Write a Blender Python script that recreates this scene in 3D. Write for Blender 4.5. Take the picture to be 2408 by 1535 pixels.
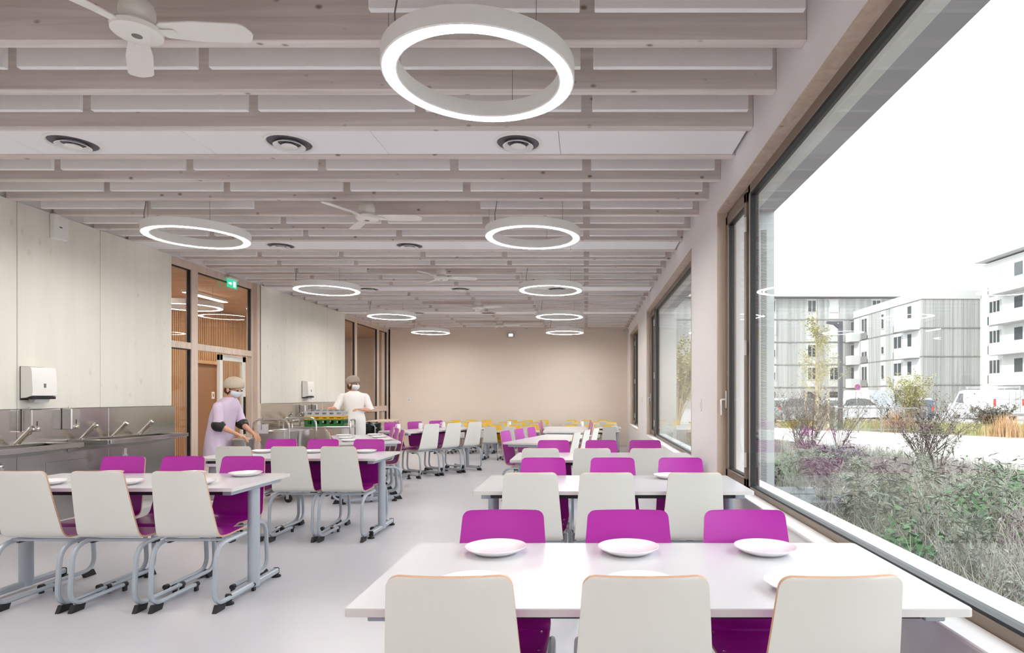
import bpy, bmesh, math, random
import numpy as np
from mathutils import Vector, Matrix
R = math.radians
random.seed(7)
scene = bpy.context.scene
COL = scene.collection
for _o in list(bpy.data.objects):
    bpy.data.objects.remove(_o, do_unlink=True)

# ------------------------------------------------------------------ camera
cam_d = bpy.data.cameras.new('camera')
cam = bpy.data.objects.new('camera', cam_d)
COL.objects.link(cam)
F = 1450.0
ZC = 1.36
cam.location = (0, 0, ZC)
cam.rotation_euler = (R(90), 0, 0)
cam_d.sensor_width = 36.0
cam_d.lens = F / 2408 * 36.0
cam_d.shift_x = -(1378 - 1204) / 2408
cam_d.shift_y = (931 - 767.5) / 2408
cam_d.clip_start = 0.05
cam_d.clip_end = 400
scene.camera = cam

# ------------------------------------------------------------------ sky, sun, exposure
world = bpy.data.worlds.new('sky')
scene.world = world
world.use_nodes = True
wn = world.node_tree.nodes
bg = wn['Background']
bg.inputs[0].default_value = (0.93, 0.96, 1.0, 1)
bg.inputs[1].default_value = 2.3
sun_d = bpy.data.lights.new('sun', 'SUN')
sun_d.energy = 1.8
sun_d.angle = R(1.5)
sun_d.color = (1.0, 0.95, 0.87)
sun = bpy.data.objects.new('sun', sun_d)
COL.objects.link(sun)
# light travels towards +X, a little +Y and down
sun.rotation_euler = Vector((0.80, 0.42, -0.56)).to_track_quat('-Z', 'Y').to_euler()
sun.location = (-30, -15, 40)
scene.view_settings.view_transform = 'Standard'
scene.view_settings.look = 'None'
scene.view_settings.gamma = 1.0
scene.view_settings.use_curve_mapping = False
scene.view_settings.exposure = 0.82
scene.cycles.use_denoising = True
scene.cycles.max_bounces = 10
scene.cycles.diffuse_bounces = 6
scene.cycles.transparent_max_bounces = 16
scene.cycles.sample_clamp_indirect = 8.0
scene.cycles.caustics_reflective = False
scene.cycles.caustics_refractive = False

# ------------------------------------------------------------------ materials
def lin(c):
    c = c / 255.0
    return c / 12.92 if c <= 0.04045 else ((c + 0.055) / 1.055) ** 2.4
def rgb(r, g, b):
    return (lin(r), lin(g), lin(b), 1.0)

def base_mat(name):
    m = bpy.data.materials.new(name)
    m.use_nodes = True
    nt = m.node_tree
    return m, nt, nt.nodes['Principled BSDF']

def mat(name, col, rough=0.5, metal=0.0, coat=0.0, var=0.04, scale=6.0, bump=0.0, bscale=60.0, spec=0.5):
    """plain procedural material: base colour with faint noise, optional fine relief"""
    m, nt, b = base_mat(name)
    b.inputs['Roughness'].default_value = rough
    b.inputs['Metallic'].default_value = metal
    b.inputs['Coat Weight'].default_value = coat
    b.inputs['Coat Roughness'].default_value = 0.32 if coat == 0.4 else 0.15
    b.inputs['Specular IOR Level'].default_value = spec
    tc = nt.nodes.new('ShaderNodeTexCoord')
    if var > 0:
        n = nt.nodes.new('ShaderNodeTexNoise')
        n.inputs['Scale'].default_value = scale
        n.inputs['Detail'].default_value = 4
        nt.links.new(tc.outputs['Object'], n.inputs['Vector'])
        mx = nt.nodes.new('ShaderNodeMix'); mx.data_type = 'RGBA'
        mx.inputs[6].default_value = tuple(c * (1 - var) for c in col[:3]) + (1,)
        mx.inputs[7].default_value = tuple(min(1, c * (1 + var)) for c in col[:3]) + (1,)
        nt.links.new(n.outputs['Fac'], mx.inputs[0])
        nt.links.new(mx.outputs[2], b.inputs['Base Color'])
    else:
        b.inputs['Base Color'].default_value = col
    if bump > 0:
        n2 = nt.nodes.new('ShaderNodeTexNoise')
        n2.inputs['Scale'].default_value = bscale
        nt.links.new(tc.outputs['Object'], n2.inputs['Vector'])
        bp = nt.nodes.new('ShaderNodeBump')
        bp.inputs['Strength'].default_value = bump
        bp.inputs['Distance'].default_value = 0.01
        nt.links.new(n2.outputs['Fac'], bp.inputs['Height'])
        nt.links.new(bp.outputs['Normal'], b.inputs['Normal'])
    return m

def wood(name, c1, c2, stretch, knots=0.0, knotcol=None, rough=0.55, gscale=1.0, kscale=(3.0, 6.0, 6.0)):
    """whitewashed timber: stretched noise grain and small dark knots; object random shifts the pattern"""
    m, nt, b = base_mat(name)
    b.inputs['Roughness'].default_value = rough
    tc = nt.nodes.new('ShaderNodeTexCoord')
    oi = nt.nodes.new('ShaderNodeObjectInfo')
    ad = nt.nodes.new('ShaderNodeVectorMath'); ad.operation = 'MULTIPLY_ADD'
    cb = nt.nodes.new('ShaderNodeCombineXYZ')
    for i in range(3):
        nt.links.new(oi.outputs['Random'], cb.inputs[i])
    ad.inputs[1].default_value = (37.0, 53.0, 29.0)
    nt.links.new(cb.outputs[0], ad.inputs[0])
    nt.links.new(tc.outputs['Object'], ad.inputs[2])
    mp = nt.nodes.new('ShaderNodeMapping')
    mp.inputs['Scale'].default_value = stretch
    nt.links.new(ad.outputs[0], mp.inputs['Vector'])
    n = nt.nodes.new('ShaderNodeTexNoise')
    n.inputs['Scale'].default_value = gscale
    n.inputs['Detail'].default_value = 6
    n.inputs['Roughness'].default_value = 0.65
    n.inputs['Distortion'].default_value = 0.6
    nt.links.new(mp.outputs[0], n.inputs['Vector'])
    cr = nt.nodes.new('ShaderNodeValToRGB')
    cr.color_ramp.elements[0].position = 0.3; cr.color_ramp.elements[0].color = c1
    cr.color_ramp.elements[1].position = 0.7; cr.color_ramp.elements[1].color = c2
    nt.links.new(n.outputs['Fac'], cr.inputs[0])
    out = cr.outputs[0]
    if knots > 0:
        mk = nt.nodes.new('ShaderNodeMapping')
        mk.inputs['Scale'].default_value = kscale
        nt.links.new(ad.outputs[0], mk.inputs['Vector'])
        vo = nt.nodes.new('ShaderNodeTexVoronoi')
        vo.inputs['Scale'].default_value = 1.0
        nt.links.new(mk.outputs[0], vo.inputs['Vector'])
        c2r = nt.nodes.new('ShaderNodeValToRGB')
        c2r.color_ramp.elements[0].position = 0.05; c2r.color_ramp.elements[0].color = (knots, knots, knots, 1)
        c2r.color_ramp.elements[1].position = 0.14; c2r.color_ramp.elements[1].color = (0, 0, 0, 1)
        nt.links.new(vo.outputs['Distance'], c2r.inputs[0])
        mx = nt.nodes.new('ShaderNodeMix'); mx.data_type = 'RGBA'
        mx.inputs[7].default_value = knotcol or rgb(110, 88, 75)
        nt.links.new(c2r.outputs[0], mx.inputs[0])
        nt.links.new(out, mx.inputs[6])
        out = mx.outputs[2]
    nt.links.new(out, b.inputs['Base Color'])
    bp = nt.nodes.new('ShaderNodeBump'); bp.inputs['Strength'].default_value = 0.12; bp.inputs['Distance'].default_value = 0.004
    nt.links.new(n.outputs['Fac'], bp.inputs['Height'])
    nt.links.new(bp.outputs['Normal'], b.inputs['Normal'])
    return m

def steel(name, col=(0.56, 0.545, 0.52, 1), rough=0.27, stretch=(1, 60, 1), smudge=0.25):
    m, nt, b = base_mat(name)
    b.inputs['Metallic'].default_value = 1.0
    tc = nt.nodes.new('ShaderNodeTexCoord')
    n = nt.nodes.new('ShaderNodeTexNoise'); n.inputs['Scale'].default_value = 3.0; n.inputs['Detail'].default_value = 5
    nt.links.new(tc.outputs['Object'], n.inputs['Vector'])
    mr = nt.nodes.new('ShaderNodeMapRange')
    mr.inputs['To Min'].default_value = rough * (1 - smudge); mr.inputs['To Max'].default_value = rough * (1 + smudge * 1.6)
    nt.links.new(n.outputs['Fac'], mr.inputs['Value'])
    nt.links.new(mr.outputs[0], b.inputs['Roughness'])
    mx = nt.nodes.new('ShaderNodeMix'); mx.data_type = 'RGBA'
    mx.inputs[6].default_value = tuple(c * 0.86 for c in col[:3]) + (1,)
    mx.inputs[7].default_value = tuple(min(1, c * 1.1) for c in col[:3]) + (1,)
    nt.links.new(n.outputs['Fac'], mx.inputs[0])
    nt.links.new(mx.outputs[2], b.inputs['Base Color'])
    mp = nt.nodes.new('ShaderNodeMapping'); mp.inputs['Scale'].default_value = stretch
    nt.links.new(tc.outputs['Object'], mp.inputs['Vector'])
    n2 = nt.nodes.new('ShaderNodeTexNoise'); n2.inputs['Scale'].default_value = 8
    nt.links.new(mp.outputs[0], n2.inputs['Vector'])
    bp = nt.nodes.new('ShaderNodeBump'); bp.inputs['Strength'].default_value = 0.05; bp.inputs['Distance'].default_value = 0.002
    nt.links.new(n2.outputs['Fac'], bp.inputs['Height'])
    nt.links.new(bp.outputs['Normal'], b.inputs['Normal'])
    return m

def glass(name, tint=(1, 1, 1, 1), f0=0.06, gain=1.0):
    """clear pane: transparent body with a Fresnel (Schlick) mirror coat"""
    m = bpy.data.materials.new(name); m.use_nodes = True
    nt = m.node_tree; nt.nodes.clear()
    out = nt.nodes.new('ShaderNodeOutputMaterial')
    tr = nt.nodes.new('ShaderNodeBsdfTransparent'); tr.inputs[0].default_value = tint
    gl = nt.nodes.new('ShaderNodeBsdfGlossy'); gl.inputs['Roughness'].default_value = 0.0
    lw = nt.nodes.new('ShaderNodeLayerWeight'); lw.inputs['Blend'].default_value = 0.5
    pw = nt.nodes.new('ShaderNodeMath'); pw.operation = 'POWER'; pw.inputs[1].default_value = 5.0
    nt.links.new(lw.outputs['Facing'], pw.inputs[0])
    ma = nt.nodes.new('ShaderNodeMath'); ma.operation = 'MULTIPLY_ADD'
    ma.inputs[1].default_value = (1 - f0) * gain; ma.inputs[2].default_value = f0
    nt.links.new(pw.outputs[0], ma.inputs[0])
    mx = nt.nodes.new('ShaderNodeMixShader')
    nt.links.new(ma.outputs[0], mx.inputs[0])
    nt.links.new(tr.outputs[0], mx.inputs[1]); nt.links.new(gl.outputs[0], mx.inputs[2])
    nt.links.new(mx.outputs[0], out.inputs[0])
    return m

def emit(name, col, strength):
    m = bpy.data.materials.new(name); m.use_nodes = True
    nt = m.node_tree; nt.nodes.clear()
    out = nt.nodes.new('ShaderNodeOutputMaterial')
    e = nt.nodes.new('ShaderNodeEmission')
    e.inputs[0].default_value = col; e.inputs[1].default_value = strength
    nt.links.new(e.outputs[0], out.inputs[0])
    return m

M = {}
M['floor'] = mat('floor_resin', rgb(206, 206, 214), rough=0.29, var=0.03, scale=1.2, bump=0.015, bscale=18)
M['wall'] = mat('wall_paint', rgb(240, 237, 238), rough=0.7, var=0.015, scale=3, bump=0.05, bscale=180)
M['wall_far'] = mat('far_wall_paint', rgb(238, 226, 215), rough=0.65, var=0.012, scale=2, bump=0.05, bscale=160)
M['beam'] = wood('beam_wood', rgb(202, 190, 184), rgb(234, 226, 221), (0.5, 14, 14), 0.85, rgb(116, 96, 86), kscale=(5.5, 8.5, 8.5))
M['deck'] = mat('deck_board', rgb(206, 196, 190), rough=0.7)
M['baffle'] = mat('acoustic_felt', rgb(246, 244, 244), rough=0.9, var=0.02, scale=40, bump=0.06, bscale=300)
M['panel_white'] = mat('ceiling_panel_white', rgb(247, 246, 248), rough=0.6, var=0.01)
M['woodpanel'] = wood('limewashed_panel', rgb(230, 227, 216), rgb(238, 236, 227), (9, 6, 0.3), 0.3, rgb(190, 182, 168), kscale=(6, 5.5, 3.2), rough=0.5)
M['frame_wood'] = wood('pale_frame_wood', rgb(206, 184, 168), rgb(228, 212, 200), (12, 12, 0.6), 0.0)
M['reveal_wood'] = wood('reveal_pine', rgb(196, 172, 152), rgb(220, 202, 186), (14, 14, 0.5), 0.7, rgb(120, 90, 70), kscale=(9, 9, 2.4))
M['slat'] = wood('slat_larch', rgb(178, 136, 96), rgb(206, 166, 122), (20, 20, 0.6), 0.0, rough=0.6)
M['door_brown'] = mat('door_brown', rgb(150, 112, 80), rough=0.5)
M['corridor'] = mat('corridor_paint', rgb(206, 190, 170), rough=0.7)
M['alu'] = mat('bronze_aluminium', rgb(136, 122, 110), rough=0.4, metal=0.25, var=0.03)
M['alu_light'] = mat('light_aluminium', rgb(206, 206, 202), rough=0.35, metal=0.4, var=0.02)
M['gasket'] = mat('black_gasket', rgb(28, 30, 34), rough=0.5, var=0)
M['sill_out'] = mat('white_sill_metal', rgb(236, 236, 236), rough=0.4, var=0.02)
M['glass'] = glass('window_glass', (0.965, 0.985, 0.975, 1), 0.055, 0.75)
M['glass_in'] = glass('partition_glass', (0.95, 0.94, 0.92, 1), 0.06, 0.8)
M['laminate'] = mat('white_laminate', rgb(210, 210, 214), rough=0.28, var=0.012, scale=4)
M['lam_edge'] = mat('laminate_edge', rgb(210, 209, 206), rough=0.4, var=0.01)
M['shell_white'] = mat('chair_white', rgb(224, 224, 218), rough=0.38, var=0.02, scale=9)
M['shell_purple'] = mat('chair_purple', rgb(170, 3, 156), rough=0.40, var=0.06, scale=5, coat=0.4)
M['shell_yellow'] = mat('chair_yellow', rgb(232, 190, 52), rough=0.35, var=0.05, coat=0.3)
M['ply'] = mat('plywood_edge', rgb(198, 158, 130), rough=0.6, var=0.15, scale=30)
M['tube'] = mat('silver_powder_coat', rgb(172, 180, 190), rough=0.3, metal=0.15, var=0.02)
M['black'] = mat('black_plastic', rgb(22, 22, 24), rough=0.45, var=0)
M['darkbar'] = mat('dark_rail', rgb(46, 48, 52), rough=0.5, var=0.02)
M['china'] = mat('white_porcelain', rgb(246, 245, 245), rough=0.08, var=0.0, coat=0.5)
M['white_metal'] = mat('white_enamel', rgb(238, 236, 230), rough=0.35, var=0.01)
M['lampbody'] = mat('lamp_white', rgb(240, 240, 238), rough=0.45, var=0.01)
M['lampglow'] = emit('lamp_diffuser', (1.0, 0.95, 0.88, 1), 33.0)
M['soffit'] = mat('soffit_grey', rgb(172, 170, 178), rough=.6, var=.03)
M['cable'] = mat('steel_cable', rgb(120, 118, 116), rough=0.4, var=0)
M['fin'] = mat('fin_metal', rgb(186, 192, 191), rough=.45, metal=.2, var=.03)
M['vent_dark'] = mat('duct_shade', rgb(96, 94, 100), rough=0.6, var=0)  # shade inside the air diffusers, put into the colour
M['steel'] = steel('brushed_steel', (0.60, 0.585, 0.56, 1), 0.22, smudge=.12)
M['steel_light'] = steel('pan_steel', (0.78, 0.77, 0.76, 1), 0.30, smudge=.1)
M['steel_dark'] = steel('steel_darker', (0.42, 0.41, 0.40, 1), 0.33)  # darker and rougher than the brushed steel
M['chrome'] = steel('chrome', (0.75, 0.73, 0.70, 1), 0.10, smudge=0.05)
M['bronze_tap'] = steel('satin_tap', (0.62, 0.55, 0.48, 1), 0.16, smudge=0.1)
M['plastic_white'] = mat('white_plastic', rgb(240, 239, 236), rough=0.3, var=0.01)
M['green'] = mat('green_crate', rgb(34, 110, 52), rough=0.45, var=0.08)
M['yellow_crate'] = mat('yellow_crate', rgb(228, 176, 52), rough=0.45, var=0.05)
M['grey_crate'] = mat('grey_crate', rgb(196, 194, 192), rough=0.45, var=0.04)
M['exit_green'] = emit('exit_glow', (0.04, 0.50, 0.28, 1), 0.8)
M['exit_white'] = emit('exit_figure', (0.85, 1.0, 0.92, 1), 0.9)
M['bag'] = mat('black_bin_bag', rgb(16, 17, 18), rough=0.25, var=0, bump=0.8, bscale=25)
M['clear'] = glass('drinking_glass', (0.95, 0.96, 0.96, 1), 0.08, 0.8)

# ------------------------------------------------------------------ mesh helpers
class MB:
    def __init__(self):
        self.v = []; self.f = []; self.m = []
    def add(self, verts, faces, mi=0):
        o = len(self.v)
        self.v += [tuple(p) for p in verts]
        for fc in faces:
            self.f.append([o + i for i in fc]); self.m.append(mi)
        return self
    def box(self, x0, x1, y0, y1, z0, z1, mi=0):
        if x0 > x1: x0, x1 = x1, x0
        if y0 > y1: y0, y1 = y1, y0
        if z0 > z1: z0, z1 = z1, z0
        v = [(x0,y0,z0),(x1,y0,z0),(x1,y1,z0),(x0,y1,z0),(x0,y0,z1),(x1,y0,z1),(x1,y1,z1),(x0,y1,z1)]
        return self.add(v, [(0,3,2,1),(4,5,6,7),(0,1,5,4),(1,2,6,5),(2,3,7,6),(3,0,4,7)], mi)
    def cbox(self, x0, x1, y0, y1, z0, z1, c=0.004, mi=0):
        """box with chamfered edges"""
        if x0 > x1: x0, x1 = x1, x0
        if y0 > y1: y0, y1 = y1, y0
        if z0 > z1: z0, z1 = z1, z0
        c = min(c, (x1-x0)*.45, (y1-y0)*.45, (z1-z0)*.45)
        bm = bmesh.new()
        ret = bmesh.ops.create_cube(bm, size=1.0)
        bmesh.ops.scale(bm, vec=(x1-x0, y1-y0, z1-z0), verts=bm.verts)
        bmesh.ops.translate(bm, vec=((x0+x1)/2, (y0+y1)/2, (z0+z1)/2), verts=bm.verts)
        bmesh.ops.bevel(bm, geom=list(bm.edges), offset=c, segments=1, affect='EDGES', profile=0.5)
        bm.verts.index_update()
        self.add([v.co[:] for v in bm.verts], [[v.index for v in f.verts] for f in bm.faces], mi)
        bm.free()
        return self
    def prism(self, poly, axis, a, b, mi=0, ma=None, mb=None):
        """poly of 2-D points extruded along axis from a to b; axis x -> (y,z), y -> (x,z), z -> (x,y)"""
        def P(p, t):
            if axis == 'x': return (t, p[0], p[1])
            if axis == 'y': return (p[0], t, p[1])
            return (p[0], p[1], t)
        n = len(poly)
        v = [P(p, a) for p in poly] + [P(p, b) for p in poly]
        o = len(self.v)
        self.add(v, [(i, (i+1) % n, n+(i+1) % n, n+i) for i in range(n)], mi)
        self.f.append([o+i for i in range(n)][::-1]); self.m.append(mi if ma is None else ma)
        self.f.append([o+n+i for i in range(n)]); self.m.append(mi if mb is None else mb)
        return self
    def rings(self, rings, cap=True, closed=False, mi=0):
        """skin a list of equally long point rings"""
        n = len(rings[0]); v = [p for r in rings for p in r]
        faces = []
        k = len(rings)
        for i in range(k if closed else k-1):
            j = (i+1) % k
            for q in range(n):
                faces.append((i*n+q, i*n+(q+1) % n, j*n+(q+1) % n, j*n+q))
        if cap and not closed:
            faces.append(tuple(range(n))[::-1]); faces.append(tuple((k-1)*n+q for q in range(n)))
        return self.add(v, faces, mi)
    def tube(self, path, r, seg=8, closed=False, cap=True, mi=0):
        pts = [Vector(p) for p in path]; k = len(pts)
        rr = r if isinstance(r, (list, tuple)) else [r]*k
        tang = []
        for i in range(k):
            a = pts[(i-1) % k] if (closed or i > 0) else pts[i]
            b = pts[(i+1) % k] if (closed or i < k-1) else pts[i]
            t = (b-a); t = t.normalized() if t.length > 1e-9 else Vector((0,0,1))
            tang.append(t)
        up = Vector((0,0,1)) if abs(tang[0].z) < 0.9 else Vector((1,0,0))
        nrm = (up - tang[0]*up.dot(tang[0])).normalized()
        rings = []
        for i in range(k):
            t = tang[i]
            nrm = (nrm - t*nrm.dot(t))
            nrm = nrm.normalized() if nrm.length > 1e-6 else t.orthogonal().normalized()
            bi = t.cross(nrm)
            rings.append([pts[i] + (nrm*math.cos(2*math.pi*q/seg) + bi*math.sin(2*math.pi*q/seg))*rr[i] for q in range(seg)])
        return self.rings(rings, cap, closed, mi)
    def lathe(self, prof, c=(0,0,0), seg=24, axis='z', closed=False, mi=0, cap=True):
        """prof: list of (radius, height)"""
        rings = []
        for (r, h) in prof:
            ring = []
            for q in range(seg):
                a = 2*math.pi*q/seg
                x, y = r*math.cos(a), r*math.sin(a)
                if axis == 'z': p = (c[0]+x, c[1]+y, c[2]+h)
                elif axis == 'x': p = (c[0]+h, c[1]+x, c[2]+y)
                else: p = (c[0]+y, c[1]+h, c[2]+x)
                ring.append(p)
            rings.append(ring)
        return self.rings(rings, cap, closed, mi)
    def ball(self, c, rx, ry, rz, seg=16, rg=10, mi=0, t0=0.0, t1=1.0):
        rings = []
        for i in range(rg+1):
            t = t0+(t1-t0)*i/rg
            th = math.pi*t
            s, h = max(1e-4, math.sin(th)), -math.cos(th)
            rings.append([(c[0]+rx*s*math.cos(2*math.pi*q/seg), c[1]+ry*s*math.sin(2*math.pi*q/seg), c[2]+rz*h) for q in range(seg)])
        return self.rings(rings, True, False, mi)
    def quad(self, a, b, c, d, mi=0):
        return self.add([a, b, c, d], [(0,1,2,3)], mi)
    def xform(self, mtx, start=0):
        for i in range(start, len(self.v)):
            self.v[i] = tuple(mtx @ Vector(self.v[i]))
        return self
    def mesh(self, name, mats, smooth=True, angle=35, recalc=True):
        me = bpy.data.meshes.new(name)
        me.from_pydata(self.v, [], self.f)
        for mm in (mats if isinstance(mats, (list, tuple)) else [mats]):
            me.materials.append(mm)
        me.polygons.foreach_set('material_index', self.m)
        if recalc:
            bm = bmesh.new(); bm.from_mesh(me)
            bmesh.ops.recalc_face_normals(bm, faces=bm.faces)
            bm.to_mesh(me); bm.free()
        if smooth:
            me.polygons.foreach_set('use_smooth', [True]*len(me.polygons))
            me.set_sharp_from_angle(angle=R(angle))
        me.update()
        return me
    def build(self, name, mats, parent=None, loc=(0,0,0), rz=0.0, **kw):
        return link(name, self.mesh(name, mats, **kw), parent, loc, rz)

def link(name, me, parent=None, loc=(0,0,0), rz=0.0):
    o = bpy.data.objects.new(name, me)
    COL.objects.link(o)
    if parent: o.parent = parent
    o.location = loc
    if rz: o.rotation_euler = (0, 0, rz)
    return o
def tag(o, label=None, cat=None, group=None, kind=None):
    if label: o['label'] = label
    if cat: o['category'] = cat
    if group: o['group'] = group
    if kind: o['kind'] = kind
    return o
def thing(name, label, cat, loc=(0,0,0), rz=0.0, group=None):
    o = bpy.data.objects.new(name, None)
    COL.objects.link(o)
    o.empty_display_size = 0.1
    o.location = loc; o.rotation_euler = (0, 0, rz)
    return tag(o, label, cat, group)
def dup(root, loc=None, rz=None, label=None, group=None, parent=None):
    r = root.copy(); COL.objects.link(r)
    if parent is not None: r.parent = parent
    if loc is not None: r.location = loc
    if rz is not None: r.rotation_euler = (0, 0, rz)
    if label: r['label'] = label
    if group: r['group'] = group
    for ch in list(root.children):
        dup(ch, parent=r)
    return r
def struct(name, mb, mats, parent=None, label=None, **kw):
    o = mb.build(name, mats, parent, **kw)
    if parent is None:
        o['kind'] = 'structure'
        if label: o['label'] = label
    return o
def rpath(pts, r, n=4, closed=False):
    """polyline with rounded corners"""
    P = [Vector(p) for p in pts]; out = []
    k = len(P)
    for i in range(k):
        if not closed and i in (0, k-1):
            out.append(P[i]); continue
        a, b, c = P[(i-1) % k], P[i], P[(i+1) % k]
        u, w = (a-b), (c-b)
        rr = r[i] if isinstance(r, (list, tuple)) else r
        d = min(rr, u.length*.49, w.length*.49)
        if d < 1e-6:
            out.append(b); continue
        p0, p1 = b+u.normalized()*d, b+w.normalized()*d
        for q in range(n+1):
            t = q/n
            out.append(p0*(1-t)**2 + b*2*t*(1-t) + p1*t*t)
    return out
def rrect(x0, x1, y0, y1, r, n=4):
    return [tuple(p)[:2] for p in rpath([(x0,y0,0),(x1,y0,0),(x1,y1,0),(x0,y1,0)], r, n, True)]
# ================================================================== room shell
XR, XL, YF, YB = 1.13, -5.34, 16.9, -9.6
ZB = 3.176          # underside of the beams
ZD = 3.50           # underside of the deck
struct('floor', MB().box(-9.3, 1.38, YB-.15, 19.5, -0.15, 0.0), M['floor'], label='pale lavender grey resin floor')
WINS = [(0.44, 5.30), (6.60, 11.46), (13.36, 15.75)]
ZS, ZH = 0.633, 2.94
w = MB()
w.box(XR, 1.38, YB, YF+.15, 0, ZS).box(XR, 1.38, YB, YF+.15, ZH, ZD+.06)
prev = YB
for a, b in WINS:
    w.box(XR, 1.38, prev, a, ZS, ZH); prev = b
w.box(XR, 1.38, prev, YF+.15, ZS, ZH)
struct('wall_right', w, M['wall'], label='white window wall with deep window openings')
struct('wall_far', MB().box(-5.6, XR, YF, YF+.15, 0, ZD), M['wall_far'], label='plain beige far wall')
struct('wall_back', MB().box(-9.3, XR, YB-.15, YB, 0, ZD), M['wall'], label='white end wall')
struct('baseboard_far', MB().cbox(-5.44, XR, YF-.012, YF, 0, .08), M['wall_far'])
bb = MB().cbox(XR-.012, XR, YB, YF-.012, 0, .08)
struct('baseboard_right', bb, M['wall'])

# ------------------------------------------------------------------ ceiling: deck, beams, baffles, panels
ceil = struct('ceiling', MB().box(-5.49, 1.38, YB-.15, YF+.15, ZD, ZD+.06), M['deck'], label='timber beam ceiling with white acoustic baffles')
beam_me = MB().cbox(XL, XR, 0, .07, 0, ZD-ZB, .004).mesh('beam', M['beam'])
def beamY(i): return 3.15 + .505*i
P_, L_ = 1.05, .98
baf_me = MB().cbox(0, L_, -.016, .016, 0, .26, .003).mesh('acoustic_baffle', M['baffle'])
for i in range(-25, 28):
    y = beamY(i)
    if y < YB or y > YF-.08: continue
    link('beam', beam_me, ceil, (0, y, ZB))
    if i < -1 or i % 6 == 3: continue
    for k in range(6):
        if i % 6 == 0 and k in (2, 3): continue
        link('acoustic_baffle', baf_me, ceil, (.040 - P_*k, y-.275, ZB-.021))
pan_me = MB().cbox(0, 1.297, 0, .505-.07-.006, 0, .03, .002).mesh('ceiling_panel', M['panel_white'])
PANEL_ROWS = [i for i in range(-22, 27) if i % 6 == 3]
for i in PANEL_ROWS:
    y0 = beamY(i-1)+.073
    for k in range(5):
        link('ceiling_panel', pan_me, ceil, (-.19-1.3*k, y0, ZB+.012))

# roof slab and projecting surround of the windows (outside)
struct('roof', MB().box(-9.6, 1.79, YB-.6, 20.0, 3.62, 4.0)
    .box(1.38, 1.79, YB-.6, 17.6, 3.11, 3.62), M['soffit'], label='flat roof with deep window overhang')
fin = MB().box(1.385, 1.79, 5.86, 5.95, -.2, 3.11)
fin_o = struct('trim_1', fin, M['fin'], label='light metal fin beside the big window')
lv = MB()
for k in range(185):
    z = .35 + k*.014
    lv.add([(1.66,5.853,z),(1.715,5.853,z+.004),(1.715,5.849,z+.009),(1.66,5.849,z+.005)], [(0,1,2,3)])
lvo = lv.build('louvre_grille', M['alu'], fin_o); lvo['kind'] = 'stuff'
struct('trim_2', MB().box(1.385, 1.79, 12.2, 12.29, -.2, 3.11), M['alu_light'], label='light metal fin beside the middle window')

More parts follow.
